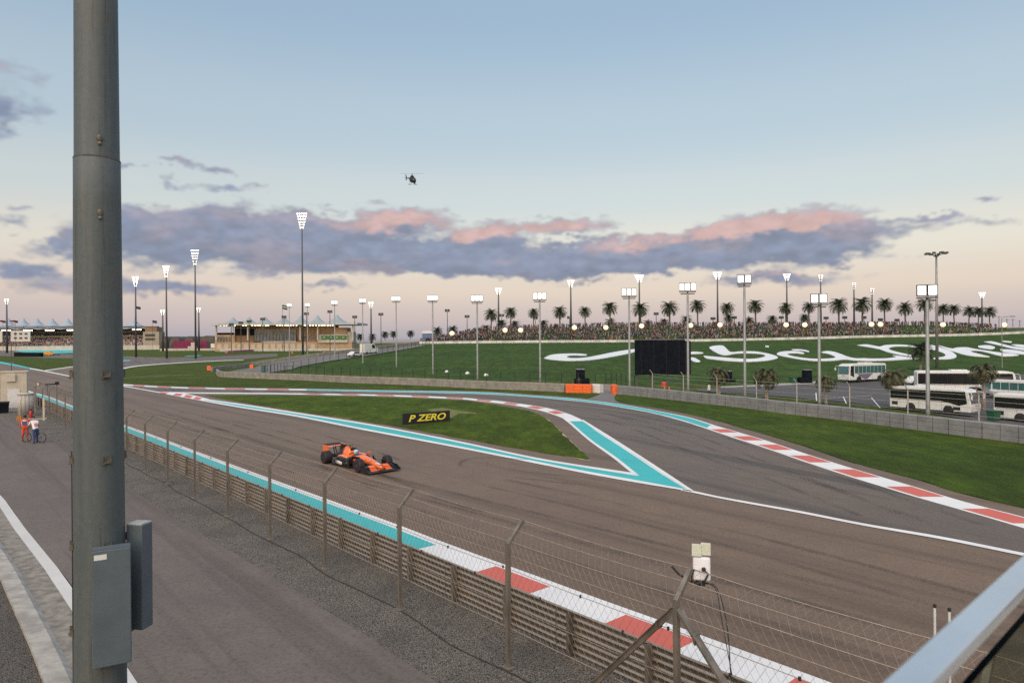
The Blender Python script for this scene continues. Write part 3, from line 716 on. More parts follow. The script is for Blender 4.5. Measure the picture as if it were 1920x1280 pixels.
for h, r, a in ((.78, .007, .015), (1.22, .005, .02), (1.62, .006, .02), (1.95, .006, .02), (2.22, .007, .015), (BEND + .04, .008, .02), (BEND + .30, .008, .03), (TOPH - .01, .009, .04)):
    m = MB(); path = []
    for i in range(int((S1 - S0) / (FS / 4)) + 1):
        s = S0 + i * FS / 4; q = hpos(s, h) + Vector((0, 0, sag(s, a))); path.append(q)
    m.tube(path, r, 5); m.build('cable', MT['cable'], fence)
def mesh_panel(k):
    m = MB(); sa = -k * FS; sb = sa + FS; h0, h1 = .78, TOPH - .02; stp = .15 if k < 9 else .22; r = .0023 if k < 4 else .0025 if k < 9 else .003
    run = (h1 - h0) * .62
    def wire(a, b):
        pts = [a, b]
        if (a[1] - BEND) * (b[1] - BEND) < 0:
            t = (BEND - a[1]) / (b[1] - a[1]); pts = [a, (a[0] + (b[0] - a[0]) * t, BEND), b]
        m.tube([hpos(*q) + Vector((0, 0, sag(q[0], .02) if q[1] > 1 else 0)) for q in pts], r, 3, False)
    s = sa - run
    while s < sb:
        for sgn in (1, -1):
            a, b = [s, h0], [s + run, h1]
            if sgn < 0: a, b = [s + run, h0], [s, h1]
            lo, hi = (a, b) if a[0] < b[0] else (b, a)
            t0 = max(0, (sa - lo[0]) / run); t1 = min(1, (sb - lo[0]) / run)
            if t1 > t0 + .01:
                f = lambda t: (lo[0] + (hi[0] - lo[0]) * t, lo[1] + (hi[1] - lo[1]) * t)
                wire(f(t0), f(t1))
        s += stp
    m.build('wire_mesh', MT['wire'], fence)
for k in range(KMIN + 1, KMAX + 1): mesh_panel(k)
# small dark clips on the cables over the kerb
cm = MB(); cm.box((0, 0, 0), (.035, .035, .05)); cme = cm.mesh('cable_clip', MT['dark'])
for k in range(KMIN + 1, 9):
    for t, h in ((.22, 1.62), (.48, 1.95), (.72, 1.62), (.95, 1.95)):
        s = -k * FS + FS * t; obj('cable_clip', cme, fence, hpos(s, h) + Vector((0, 0, sag(s, .02))))
# two diagonal braces at the post right of the middle
ps = FS
for sg in (-1, 1):
    m = MB(); a = fl(ps + sg * .05, .0, BEND - .16); b = fl(ps + sg * 2.15, -.02, .05)
    m.bar(a, b, .085, .085, FN); m.bar(a + Vector((0, 0, .05)) - FN * .045, b + Vector((0, 0, .05)) - FN * .045, .012, .09, FN)
    m.build('brace', MT['galv'], fence)
    m = MB(); c = a.lerp(b, .14); d = (b - a).normalized(); m.box(c, (.05, .15, .15), Matrix(((d.x, FN.x, 0), (d.y, FN.y, 0), (d.z, 0, 1)))); m.build('clamp', MT['galv'], fence)
for sg in (-1, 1):
    m = MB(); m.lathe([(.16, -.2), (.16, .06), (.10, .09)], 12, fl(ps + sg * 2.15, -.02, 0)); m.build('footing', MT['gutter'], fence)

# ------------------------------------------------------------------ steel guard rail between fence and kerb
GN = 1.32
guard = thing('guard_rail', 'triple-height corrugated steel guard rail seen from behind beside the kerb', 'guard rail', F(0, GN))
prof = [(.02, 0), (0, .014), (.006, .030), (.024, .050), (.130, .066), (.140, .112), (.02, .137), (0, .151), (.006, .167), (.024, .187), (.130, .203), (.140, .249), (.02, .274)]
def rail_mesh():
    m = MB(); n = len(prof); vs = []
    for s in (-.02, FS + .02):
        for o, z in prof: vs.append(FD * s + FN * o + Vector((0, 0, z)))
    m.add(vs, [(i, i + 1, n + i + 1, n + i) for i in range(n - 1)])
    return m.mesh('rail_panel', MT['rail'])
rme = rail_mesh(); rme.materials[0] = MT['rail']
gpm = MB()
gpm.bar((0, 0, -.2), (0, 0, 0.92), .012, .11, FN); gpm.bar(FN * .055 + Vector((0, 0, -.2)), FN * .055 + Vector((0, 0, 0.92)), .085, .008, FN); gpm.bar(FN * -.055 + Vector((0, 0, -.2)), FN * -.055 + Vector((0, 0, 0.92)), .085, .008, FN)
gpe = gpm.mesh('rail_post', MT['galv'])
gdm = M('rusted_dark_post', (.10, .085, .07), .8, .2, var=.4, scale=6); gpe2 = gpm.mesh('rail_post', gdm)
SPLIT = -3 * FS
for k in range(KMIN, KMAX + 14):
    for z in (.06, .335, .61):
        obj('rail_panel', rme, guard, FD * (-k * FS) + Vector((0, 0, z)))
    for t in (.12, .62):
        obj('rail_post', gpe2 if random.random() < .4 else gpe, guard, FD * (-k * FS + FS * t) - FN * .075)

# antenna box on the fence arm tip right of the middle
tip = F(ps, .045 + ARM[0], BEND + ARM[1])
ant = thing('antenna_box', 'white antenna box with pale panel clamped on the fence post arm', 'antenna', tip + Vector((-.16, .08, -.15)))
cd_ = Vector((-tip.x, -tip.y, 0)).normalized(); cs = Vector((-cd_.y, cd_.x, 0)) * -1   # towards camera, to the right
if cs.x < 0: cs = -cs
mm = Matrix(((cs.x, cd_.x, 0), (cs.y, cd_.y, 0), (0, 0, 1)))
tilt = mm @ Matrix.Rotation(R(8), 3, 'X')
m = MB(); m.box(cs * .30 + Vector((0, 0, .14)), (.27, .10, .37), tilt); o = bevel(m.build('housing', M('white_plastic', (.72, .72, .76), .4, var=.04), ant), .035, 3)
m = MB(); m.box(cs * .225 + Vector((0, 0, .425)), (.15, .06, .19), tilt); m.box(cs * .37 + Vector((0, .02, .445)), (.15, .06, .19), tilt); bevel(m.build('panel_aerial', M('pale_green_plastic', (.52, .54, .44), .5, var=.08, scale=20), ant), .008)
m = MB(); m.tube([Vector((.16, -.08, .13)), cs * .15 + Vector((0, 0, -.08)), cs * .28 + Vector((0, 0, -.08)) + cd_ * .06], .028, 8); m.box(cs * .28 + Vector((0, 0, -.07)), (.15, .13, .09), mm)
m.tube([cs * .33 + cd_ * .08 + Vector((0, 0, -.06)), cs * .40 + cd_ * .12 + Vector((0, 0, .10)), cs * .33 + cd_ * .10 + Vector((0, 0, .15))], .016, 6); m.ball(cs * .33 + cd_ * .10 + Vector((0, 0, .16)), .035)
m.tube([cs * -.16 + Vector((0, 0, .14)), cs * -.05 + Vector((0, 0, .02)), cs * .12 + Vector((0, 0, -.07))], .018, 6)
m.build('bracket', MT['dark'], ant)
def cable_thing(name, label, pts, r, mat=None, cat='cable'):
    m = MB(); P = cat_rom(pts, 6); m.tube(P, r, 5); return m.build(name, mat or MT['dark'], label=label, cat=cat)
cable_thing('antenna_cable', 'thin black cable hanging from the white antenna box', [tip + cs * .17 + Vector((0, .06, -.23)), tip + cs * .36 + Vector((0, 0, -.30)), F(ps + .62, .40, 2.1), F(ps + .9, .10, 1.2), F(ps + 1.3, -.05, .5), F(ps + 1.9, -.1, .03)], .009)
cable_thing('antenna_cable', 'second thin black cable beside the one hanging from the antenna box', [tip + cs * .18 + Vector((0, .06, -.24)), tip + cs * .34 + Vector((0, 0, -.32)), F(ps + .56, .38, 2.1), F(ps + .96, .12, 1.2), F(ps + 1.4, -.05, .5), F(ps + 2.2, -.12, .03)], .007)
gc = [F(s, -.12 + .25 * mnoise.noise(Vector((s * .35, 0, 0))) - (.35 if s > 0 else 0) * min(1, s / 3), .022) for s in frange(-9 * FS, 12, .9)]
cable_thing('ground_cable', 'black cable snaking over the gravel at the foot of the fence', gc, .011)

# two slim steel stakes behind the handrail at the lower right
for i, (u, v, Y) in enumerate(((1752.5, 1134, 9.2), (1780, 1141, 9.0))):
    p = PX(u, v, Y); st = thing('steel_stake', ('left' if i == 0 else 'right') + ' of two slim pale steel stakes with dark caps by the handrail', 'stake', (p.x, p.y, 0), 0, 'slim stakes by the handrail')
    m = MB(); m.tube([(0, 0, -.1), (0, 0, p.z - .02)], .016, 8); m.build('shaft', MT['wpaint'], st)
    m = MB(); m.tube([(0, 0, p.z - .03), (0, 0, p.z + .012)], .022, 8); m.build('cap', MT['dark'], st)

# ------------------------------------------------------------------ big lamp mast at the left
pc = PX(184.5, 640, 7.5); pc = Vector((pc.x, pc.y, 0))
mast = thing('steel_mast', 'huge weathered grey steel mast in the left foreground with two boxes', 'mast', pc)
def mast_mat():
    m, nt, p = new_mat('galvanised_mast'); v = coords(nt, (1, 1, .06)); v2 = coords(nt)
    a = noise(nt, v, 9, 6, .7); b = noise(nt, v2, 1.2, 5, .6); sg = nd(nt, 'ShaderNodeTexVoronoi', {'Vector': v2, 'Scale': 26.0}).outputs['Color']; sg = nd(nt, 'ShaderNodeSeparateColor', {0: sg}).outputs[0]
    k = mix(nt, ramp(nt, a, .3, .75), (.080, .100, .110), (.118, .130, .130)); k = mix(nt, ramp(nt, b, .55, .75), k, (.125, .118, .102))
    k = mix(nt, ramp(nt, noise(nt, coords(nt, (1, 1, .025)), 22, 4, .7), .55, .75), k, (.05, .055, .055)); k = mix(nt, sg, mix(nt, .08, k, (.03, .035, .04)), mix(nt, .03, k, (.3, .31, .3)))
    nt.links.new(k, p.inputs['Base Color']); p.inputs['Metallic'].default_value = .2; p.inputs['Roughness'].default_value = .62
    nt.links.new(nd(nt, 'ShaderNodeBump', {'Height': noise(nt, v2, 18, 4, .6), 'Strength': .12, 'Distance': .01}).outputs[0], p.inputs['Normal'])
    return m
MT['bigmast'] = mast_mat()
dist = pc.length; rad = lambda z: interp([0, 3, 8.5, 14], [.275, .252, .226, .20], z)
m = MB(); m.lathe([(rad(z), z) for z in (-.2, 1, 2, 3, 4, 5, 6, 7, 8, 8.47)] + [(rad(8.47) - .004, 8.475)], 64); m.build('lower_shaft', MT['bigmast'], mast, R(40))
m = MB(); m.lathe([(rad(8.4) - .003, 8.44), (rad(8.47) - .008, 8.48), (rad(10) - .008, 10), (rad(12) - .006, 12.2)], 64); m.build('upper_shaft', MT['bigmast'], mast, R(40))
m = MB(); m.lathe([(rad(8.47) + .002, 8.462), (rad(8.47) + .002, 8.474)], 48); m.build('joint_ring', gdm, mast)
m = MB(); m.lathe([(.40, .0), (.40, .04)], 32); m.build('base_plate', MT['galv'], mast)
toc = Vector((-pc.x, -pc.y, 0)).normalized(); tor = Vector((toc.y, -toc.x, 0)); tor = tor if tor.x > 0 else -tor
rust = M('rust_stained_steel', (.15, .132, .105), .6, .4, var=.35, scale=20)
def around(a, z, extra=0.0):                      # a: degrees from facing the camera, to the right
    d = toc * math.cos(R(a)) + tor * math.sin(R(a)); return d, d * (rad(z) + extra) + Vector((0, 0, z))
def step_bracket():
    m = MB()       # local: x tangent, y outward, z up
    for sx in (-.038, .038): m.box((sx, .018, .0), (.010, .030, .085))
    m.box((0, .006, -.01), (.080, .012, .05)); m.tube([(-.03, .02, -.045), (-.018, .04, -.03), (.018, .04, -.03), (.03, .02, -.045)], .009, 6)
    return m.mesh('step_bracket', rust)
sbm = step_bracket(); dz = .92
for j in range(-2, 3):
    for a in (15, -88, 118):
        z = 5.21 - j * dz + (0 if a == 15 else 0)
        if z > 6.4 or z < .6: continue
        d, q = around(a, z); o = obj('step_bracket', sbm, mast, q); o.rotation_euler = (0, 0, math.atan2(d.y, d.x) - math.pi / 2)
bm_ = MB(); bm_.ball((0, 0, 0), .03, 8, 6, 1, .5, 1.3); bm_.ball((0, .008, -.055), .02, 8, 6, 1, .5, 1.0); bmm = bm_.mesh('weld_boss', rust, True)
for z in (7.86, 8.66):
    d, q = around(6, z); o = obj('weld_boss', bmm, mast, q); o.rotation_euler = (0, 0, math.atan2(d.y, d.x) - math.pi / 2)
m = MB(); d, q = around(-90, 3.0, .002); m.bar(Vector((q.x, q.y, .6)), Vector((q.x, q.y, 5.3)), .008, .008); m.build('cable_strip', MT['dark'], mast)
boxm = M('blue_grey_box_paint', (.092, .118, .140), .5, var=.10, scale=3, bump=.05); box_top_lit = M('sky_lit_box_top', (.46, .45, .42), .6, var=.1)  # second, pale colour paints sky light onto the narrow box's top
def mbox(name, label, ang, w, dp, z0, z1, out, side, lidc, yaw=0.0):
    d, q = around(ang, (z0 + z1) / 2); d2 = Matrix.Rotation(yaw, 3, 'Z') @ d; t = Vector((-d2.y, d2.x, 0))
    t = t if t.dot(tor) > 0 else -t
    mt = Matrix(((t.x, d2.x, 0), (t.y, d2.y, 0), (0, 0, 1)))
    c = pc + Vector((q.x, q.y, 0)) + d * (out + dp / 2) + t * side
    b = thing(name, label, 'equipment box', (c.x, c.y, z0))
    m = MB(); m.box((0, 0, (z1 - z0) / 2), (w, dp, z1 - z0), mt); bevel(m.build('casing', boxm, b), .012, 2)
    m = MB(); m.box(Vector((0, 0, z1 - z0 + .004)), (w * .97, dp * .94, .012), mt); m.build('lid', lidc, b)
    m = MB(); m.box(d * -(dp / 2 + out / 2), (w * .5, out + .04, .06), mt); m.box(d * -(dp / 2 + out / 2) + Vector((0, 0, (z1 - z0) * .8)), (w * .5, out + .04, .06), mt); m.build('mounting_arm', MT['galv'], b)
    return b, t, d2, mt
b, t, d2, mt = mbox('control_box', 'wide blue-grey control box with white sticker on the front of the mast', 12, .36, .15, 3.06, 4.29, .02, .035, boxm, R(-14))
m = MB(); m.box(d2 * .078 + t * -.10 + Vector((0, 0, 1.16)), (.115, .004, .055), mt); m.build('sticker', M('white_sticker', (.66, .66, .64), .5, var=.05), b)
m = MB(); m.box(d2 * .0755 + Vector((0, 0, .63)), (.345, .003, 1.18), mt); m.build('door_panel', boxm, b)
mbox('cable_box', 'narrow grey box with sky-lit top painted pale on the right side of the mast', 88, .17, .20, 3.27, 4.44, .035, .0, box_top_lit, R(-40))

# ------------------------------------------------------------------ handrail of the viewing deck
RZ = CAMH - .50
ra, rb = G(1652, 1280, RZ), G(1920, 1039, RZ); rd = (rb - ra).normalized(); rn = Vector((rd.y, -rd.x, 0))
hr = thing('balustrade', 'blurred pale steel handrail on a glass balustrade at lower right', 'handrail', (ra.x, ra.y, RZ - 1.12))
railm = M('brushed_rail_steel', (.62, .66, .70), .32, .75, var=.05)
pl = [Vector((x, z)) for x, z in ((0, 0), (.0, -.006), (.004, -.03), (.044, -.03), (.05, -.006), (.05, 0), (.044, .004), (.006, .004))]
m = MB(); o_ = ra - rd * 1.6 - Vector((ra.x, ra.y, RZ - 1.12)); m.prism([(p.x, p.y) for p in pl], rn, (0, 0, 1), rd * 5.2, Vector((o_.x, o_.y, 1.12))); m.build('top_rail', railm, hr)
def glass_mat():
    m, nt, p = new_mat('balustrade_glass'); v = coords(nt); f = noise(nt, v, 3, 3)
    nt.links.new(mix(nt, f, (.30, .33, .25), (.34, .37, .29)), p.inputs['Base Color'])
    p.inputs['Transmission Weight'].default_value = 1; p.inputs['Roughness'].default_value = .02; p.inputs['IOR'].default_value = 1.03
    return m
gm = glass_mat()
for j in range(3):
    m = MB(); a = o_ + rd * (.05 + j * 1.72) + rn * .025; a.z = .03; m.bar(a + Vector((0, 0, .53)), a + rd * 1.66 + Vector((0, 0, .53)), .012, 0.92); m.build('glass_pane', gm, hr)
for j in range(4):
    m = MB(); a = o_ + rd * (.01 + j * 1.72) + rn * .025; m.bar(Vector((a.x, a.y, 0)), Vector((a.x, a.y, 1.10)), .035, .02); m.build('baluster', railm, hr)
dk = MB(); q0 = ra - rd * 1.6; q1 = q0 + rd * 5.2
dk.prism([(0, -.05), (5.2, -.05), (5.2, 4), (0, 4)], rd, rn, (0, 0, -.25), Vector((q0.x, q0.y, RZ - 1.121))); dk.build('viewing_deck', MT['concrete'], kind='structure')

# ------------------------------------------------------------------ racing car
def ring(x, yh, z0, z1, n=14, pw=2.6, yc=0.0, taper=1.0):
    out = []
    for k in range(n):
        a = 2 * math.pi * k / n; c, s_ = math.cos(a), math.sin(a)
        yy = math.copysign(abs(c) ** (2 / pw), c) * yh; zz = math.copysign(abs(s_) ** (2 / pw), s_)
        if s_ > 0: yy *= 1 - (1 - taper) * zz
        out.append(Vector((x, yc + yy, (z0 + z1) / 2 + zz * (z1 - z0) / 2)))
    return out
def make_car():
    pr = G(614, 869); pf = G(673, 886); q = G(724, 876.5)
    d = (pf - pr).normalized(); mid = (pf + q) / 2
    car = thing('racing_car', 'orange and black open-wheel racing car speeding along the track', 'racing car', mid - d * 1.75, math.atan2(d.y, d.x) + .02)
    ora = M('orange_car_paint', (.86, .16, .015), .25, var=.06, coat=.6); blk = M('black_carbon', (.015, .015, .017), .35, var=.3, scale=20); wht = M('pale_car_paint', (.62, .58, .52), .3, var=.06, coat=.5)
    tyre = M('tyre_rubber', (.018, .017, .018), .75, var=.3); rimm = M('dark_rim', (.03, .03, .03), .35, .6); pur = M('purple_sidewall_ring', (.13, .02, .09), .6); hel = M('blue_white_helmet', (.45, .60, .72), .25, var=.3, scale=9)
    # origin: mid wheelbase, x forward. front axle +1.75, rear axle -1.75
    m = MB(); m.loft([ring(x, w, a, b, 16, p) for x, w, a, b, p in ((2.62, .075, .20, .27, 2.2), (2.45, .13, .19, .31, 2.6), (2.1, .16, .22, .40, 2.8), (1.7, .19, .26, .50, 3), (1.2, .24, .24, .58, 3), (.75, .30, .16, .63, 3), (.35, .33, .12, .62, 3), (.1, .33, .12, .60, 3))]); m.build('nose', ora, car, True)
    m = MB(); m.loft([ring(x, w, a, b, 18, p, 0, t) for x, w, a, b, p, t in ((.12, .34, .10, .60, 3, .9), (-.35, .36, .10, .62, 3, .8), (-.45, .30, .10, .80, 2.6, .55), (-.62, .27, .10, .96, 2.4, .5), (-.95, .24, .10, .93, 2.3, .45), (-1.05, .23, .10, .90, 2.3, .45))]); m.build('engine_cover', ora, car, True)
    m = MB(); m.loft([ring(x, w, a, b, 18, p, 0, t) for x, w, a, b, p, t in ((-1.05, .23, .10, .90, 2.3, .45), (-1.4, .18, .12, .78, 2.2, .5), (-1.95, .10, .16, .52, 2.2, .6), (-2.25, .06, .22, .40, 2, .8))]); m.build('gearbox_cover', blk, car, True)
    m = MB(); m.box((2.2, 0, .388), (.34, .16, .012), Matrix.Rotation(R(10), 3, 'Y')); m.build('nose_panel', wht, car)
    m = MB(); m.prism([(-.75, .93), (-1.1, .99), (-1.62, 1.00), (-1.66, .60), (-1.4, .70), (-.95, .84)], (1, 0, 0), (0, 0, 1), (0, .018, 0), (0, -.009, 0)); m.build('shark_fin', blk, car)
    m = MB(); m.ball((-.42, 0, .84), .10, 10, 6, .5, 1.1, .9); m.build('air_intake', blk, car, True)
    m = MB(); m.box((-.6, 0, 1.0), (.16, .26, .025)); m.tube([(-.6, 0, .94), (-.6, 0, 1.0)], .02, 6); m.build('camera_pod', blk, car)
    for s in (-1, 1):
        m = MB(); m.loft([ring(x, w, a, b, 14, 3.2, s * yc, .86) for x, w, a, b, yc in ((.32, .16, .18, .50, .50), (.15, .21, .12, .56, .52), (-.4, .22, .10, .55, .52), (-.95, .17, .10, .46, .44), (-1.45, .09, .12, .34, .30))]); sp = m.build('sidepod', blk, car, True)
        m = MB(); m.loft([ring(x, w, a, b, 14, 2.6, s * yc, .7) for x, w, a, b, yc in ((.20, .17, .46, .575, .50), (-.1, .20, .44, .60, .48), (-.5, .19, .42, .60, .44), (-1.0, .14, .38, .52, .36), (-1.45, .08, .30, .40, .26))]); m.build('top_shell', ora, sp, True)
        m = MB(); m.loft([ring(x, w, a, b, 12, 3, s * yc) for x, w, a, b, yc in ((.25, .06, .08, .30, .66), (-.4, .07, .07, .32, .68), (-1.0, .06, .07, .26, .58))]); m.build('lower_panel', blk, sp, True)
        m = MB(); m.loft([ring(x, w, a, b, 10, 3, s * yc) for x, w, a, b, yc in ((-.15, .03, .12, .26, .735), (-.55, .035, .12, .30, .745), (-1.0, .03, .12, .24, .64))]); m.build('pale_flash', wht, sp, True)
        m = MB(); m.loft([ring(x, w, a, b, 12, 3, s * yc) for x, w, a, b, yc in ((.34, .18, .09, .36, .52), (-.4, .225, .08, .33, .53), (-1.0, .175, .08, .28, .44), (-1.5, .1, .1, .24, .3))]); m.build('lower_pod', blk, sp, True)
        m = MB(); m.box((.345, s * .5, .34), (.02, .25, .24)); m.build('inlet', blk, sp)
        m = MB(); m.prism([(.75, .05), (.95, .08), (.92, .42), (.72, .46)], (1, 0, 0), (0, 0, 1), (0, .02, 0), (0, s * .62, 0)); m.prism([(.45, .05), (.62, .05), (.55, .50), (.42, .52)], (1, 0, 0), (0, 0, 1), (0, .02, 0), (0, s * .74, 0)); m.build('barge_board', blk, car, kind='stuff')
        m = MB(); m.bar((.9, s * .285, .52), (-.4, s * .345, .47), .02, .14); m.build('flank_stripe', blk, car)
        m = MB(); m.box((.52, s * .50, .70), (.06, .20, .09)); mi = bevel(m.build('mirror', ora, car), .02); m = MB(); m.bar((.5, s * .30, .58), (.52, s * .45, .68), .02); m.build('stalk', blk, mi)
    m = MB(); m.prism([(1.0, -.25), (1.0, .25), (.3, .70), (-1.2, .78), (-1.4, .60), (-2.1, .50), (-2.1, -.50), (-1.4, -.60), (-1.2, -.78), (.3, -.70)], (1, 0, 0), (0, 1, 0), (0, 0, .05), (0, 0, .04)); m.build('floor', blk, car)
    m = MB(); m.loft([ring(x, w, .50, z, 12, 2.6) for x, w, z in ((.52, .20, .632), (.2, .25, .64), (-.30, .24, .66))]); m.build('cockpit', blk, car)
    m = MB(); m.ball((.02, 0, .72), .135, 14, 9, 1.1, .9, 1); h = m.build('helmet', hel, car, True); m = MB(); m.ball((.075, 0, .72), .105, 12, 6, 1, 1.02, .45); m.build('visor', blk, h, True)
    # front wing
    m = MB(); m.prism([(2.30, .07), (2.62, .085), (2.86, .075), (2.86, .09), (2.60, .115), (2.30, .10)], (1, 0, 0), (0, 0, 1), (0, 1.84, 0), (0, -.92, 0)); m.build('front_wing', blk, car)
    for s in (-1, 1):
        for j, (x0, z0) in enumerate(((2.36, .12), (2.24, .19), (2.14, .26))):
            m = MB(); m.prism([(x0, z0 + .05), (x0 + .22, z0 - .01), (x0 + .23, z0 + .005), (x0, z0 + .075)], (1, 0, 0), (0, 0, 1), (0, s * (.36 - .02 * j), 0), (0, s * .24, 0)); m.build('wing_flap', ora, car)
            m = MB(); m.prism([(x0, z0 + .05), (x0 + .22, z0 - .01), (x0 + .23, z0 + .005), (x0, z0 + .075)], (1, 0, 0), (0, 0, 1), (0, s * (.28 - .03 * j), 0), (0, s * (.61 - .02 * j), 0)); m.build('wing_flap', blk, car)
        m = MB(); m.prism([(2.05, .07), (2.80, .07), (2.84, .13), (2.5, .30), (2.05, .33)], (1, 0, 0), (0, 0, 1), (0, s * .02, 0), (0, s * .91, 0)); m.build('wing_endplate', blk, car)
        m = MB(); m.bar((2.42, s * .07, .22), (2.45, s * .09, .10), .12, .015, (1, 0, 0)); m.build('wing_pylon', ora, car)
    # rear wing
    for s in (-1, 1):
        m = MB(); m.prism([(-2.62, .24), (-2.25, .30), (-2.12, .62), (-2.10, .86), (-2.66, .88), (-2.70, .60)], (1, 0, 0), (0, 0, 1), (0, s * .02, 0), (0, s * .49, 0)); m.build('rear_endplate', ora, car)
        m = MB(); m.bar((-2.2, s * .06, .40), (-2.4, s * .06, .80), .02, .08, (1, 0, 0)); m.build('wing_strut', blk, car)
    m = MB(); m.prism([(-2.62, .80), (-2.30, .74), (-2.12, .78), (-2.30, .79), (-2.62, .84)], (1, 0, 0), (0, 0, 1), (0, .98, 0), (0, -.49, 0)); m.build('rear_wing', ora, car)
    m = MB(); m.prism([(-2.66, .89), (-2.50, .82), (-2.48, .835), (-2.66, .91)], (1, 0, 0), (0, 0, 1), (0, .98, 0), (0, -.49, 0)); m.build('wing_flap', blk, car)
    m = MB(); m.box((-1.75, 0, .86), (.12, .72, .015)); m.bar((-1.75, 0, .55), (-1.75, 0, .86), .02); m.build('t_wing', blk, car)
    m = MB(); m.box((-2.35, 0, .28), (.25, .16, .18)); m.build('rear_light_box', blk, car)
    def wheel(x, y, w):
        o = thing_part('wheel', car, (x, y, .335))
        m = MB(); rot = Matrix.Rotation(R(90), 3, 'X')
        m.lathe([(.21, -w / 2), (.30, -w / 2), (.328, -w / 2 + .03), (.335, -w / 4), (.335, w / 4), (.328, w / 2 - .03), (.30, w / 2), (.21, w / 2)], 28, (0, 0, 0), rot); t = m.build('tyre', tyre, o, R(40))
        m = MB()
        for sg in (-1, 1): m.lathe([(.262, sg * (w / 2 - .004)), (.262, sg * (w / 2 + .002)), (.282, sg * (w / 2 + .002)), (.282, sg * (w / 2 - .004))], 28, (0, 0, 0), rot)
        m.build('sidewall_ring', pur, o, kind='stuff')
        m = MB(); m.lathe([(.215, -w / 2 + .02), (.10, -w / 2 + .05), (.06, -w / 2 + .01), (.06, w / 2 - .01), (.10, w / 2 - .05), (.215, w / 2 - .02)], 20, (0, 0, 0), rot); m.build('rim', rimm, o)
        m = MB(); m.lathe([(.035, -w / 2 - .005), (.03, w / 2 + .005)], 8, (0, 0, 0), rot); m.build('wheel_nut', M('wheel_nut_steel', (.5, .5, .5), .3, .8), o)
    for s in (-1, 1):
        wheel(1.75, s * .80, .305); wheel(-1.75, s * .78, .405)
        for (xa, za) in ((1.35, .30), (1.95, .30), (1.4, .46), (1.95, .46)):
            m = MB(); m.bar((xa if xa > 1.5 else 1.35, s * .20, za + .04), (1.75, s * .68, .30 if za < .4 else .42), .03, .014); m.build('suspension_arm', blk, car)
        for (xa, za) in ((-1.25, .24), (-2.0, .24), (-1.35, .42), (-1.95, .40)):
            m = MB(); m.bar((xa, s * .14, za), (-1.75, s * .60, .24 if za < .3 else .42), .03, .014); m.build('suspension_arm', blk, car)
        m = MB(); m.loft([ring(1.85, .02, .18, .50, 8, 3, s * .62), ring(1.55, .02, .16, .50, 8, 3, s * .62)]); m.build('brake_duct', blk, car)
    return car
def thing_part(name, parent, loc):
    o = bpy.data.objects.new(name, None); col.objects.link(o); o.parent = parent; o.location = loc; o.empty_display_size = .2; return o
make_car()

# ------------------------------------------------------------------ advertising board on the island
def text_mesh(body, mat, name, size, depth, shear=0.0, bold=0.0, sx=1.0):
    cu = bpy.data.curves.new('lettering', 'FONT'); cu.body = body; cu.size = size; cu.extrude = depth; cu.shear = shear; cu.offset = bold; cu.align_x = 'CENTER'; cu.align_y = 'CENTER'; cu.resolution_u = 4
    o = bpy.data.objects.new('lettering', cu); col.objects.link(o); dg = bpy.context.evaluated_depsgraph_get(); dg.update()
    me = bpy.data.meshes.new_from_object(o.evaluated_get(dg)); me.name = name; bpy.data.objects.remove(o); me.materials.clear(); me.materials.append(mat)
    xs = [v.co.x for v in me.vertices]; c = (min(xs) + max(xs)) / 2
    for v in me.vertices: v.co.x = (v.co.x - c) * sx
    return me
bl, br_ = G(756, 797), G(843.6, 790); bd = (br_ - bl); bw = bd.length; bd.normalize(); bh = .87
brd = thing('advertising_board', 'black board with yellow lettering standing on the grass island', 'sign board', bl, math.atan2(bd.y, bd.x))
m = MB(); m.box((bw / 2, .08, bh / 2 + .03), (bw, .16, bh)); m.build('panel', M('board_black', (.012, .012, .013), .55, var=.3), brd)
ye = M('board_yellow', (.80, .66, .06), .5, var=.06)
tm = text_mesh('P ZERO', ye, 'lettering', .72, .004, .28, .016, 1.0)
w_ = max(v.co.x for v in tm.vertices) - min(v.co.x for v in tm.vertices); k_ = bw * .80 / w_
for v in tm.vertices: v.co.x *= k_
o = obj('lettering', tm, brd, (bw / 2 + .05, -.006, bh / 2 + .02), (R(90), 0, 0))
for x in (.3, bw - .3):
    m = MB(); m.bar((x, .12, .5), (x, .62, .0), .05); m.build('stay', MT['galv'], brd)

# ------------------------------------------------------------------ people (one skinned body each)
def person_mesh(name, pose, mats, pick, scale=1.0):
    # pose: dict of joints -> position, edges with radii
    J, E, RD, root = pose
    names = list(J); me = bpy.data.meshes.new(name)
    me.from_pydata([Vector(J[n]) * scale for n in names], [(names.index(a), names.index(b)) for a, b in E], [])
    o = bpy.data.objects.new(name, me); col.objects.link(o)
    md = o.modifiers.new('skin', 'SKIN'); md.use_smooth_shade = True
    sk = me.skin_vertices[0].data
    for i, n in enumerate(names):
        r = RD[n]; r = r if isinstance(r, tuple) else (r, r); sk[i].radius = (r[0] * scale, r[1] * scale); sk[i].use_root = (n == root)
    s = o.modifiers.new('sub', 'SUBSURF'); s.levels = 2; s.render_levels = 2
    dg = bpy.context.evaluated_depsgraph_get(); dg.update(); nm = bpy.data.meshes.new_from_object(o.evaluated_get(dg)); nm.name = name
    bpy.data.objects.remove(o); nm.materials.clear()
    for m_ in mats: nm.materials.append(m_)
    for p in nm.polygons: p.material_index = pick(p.center / scale); p.use_smooth = True
    return nm
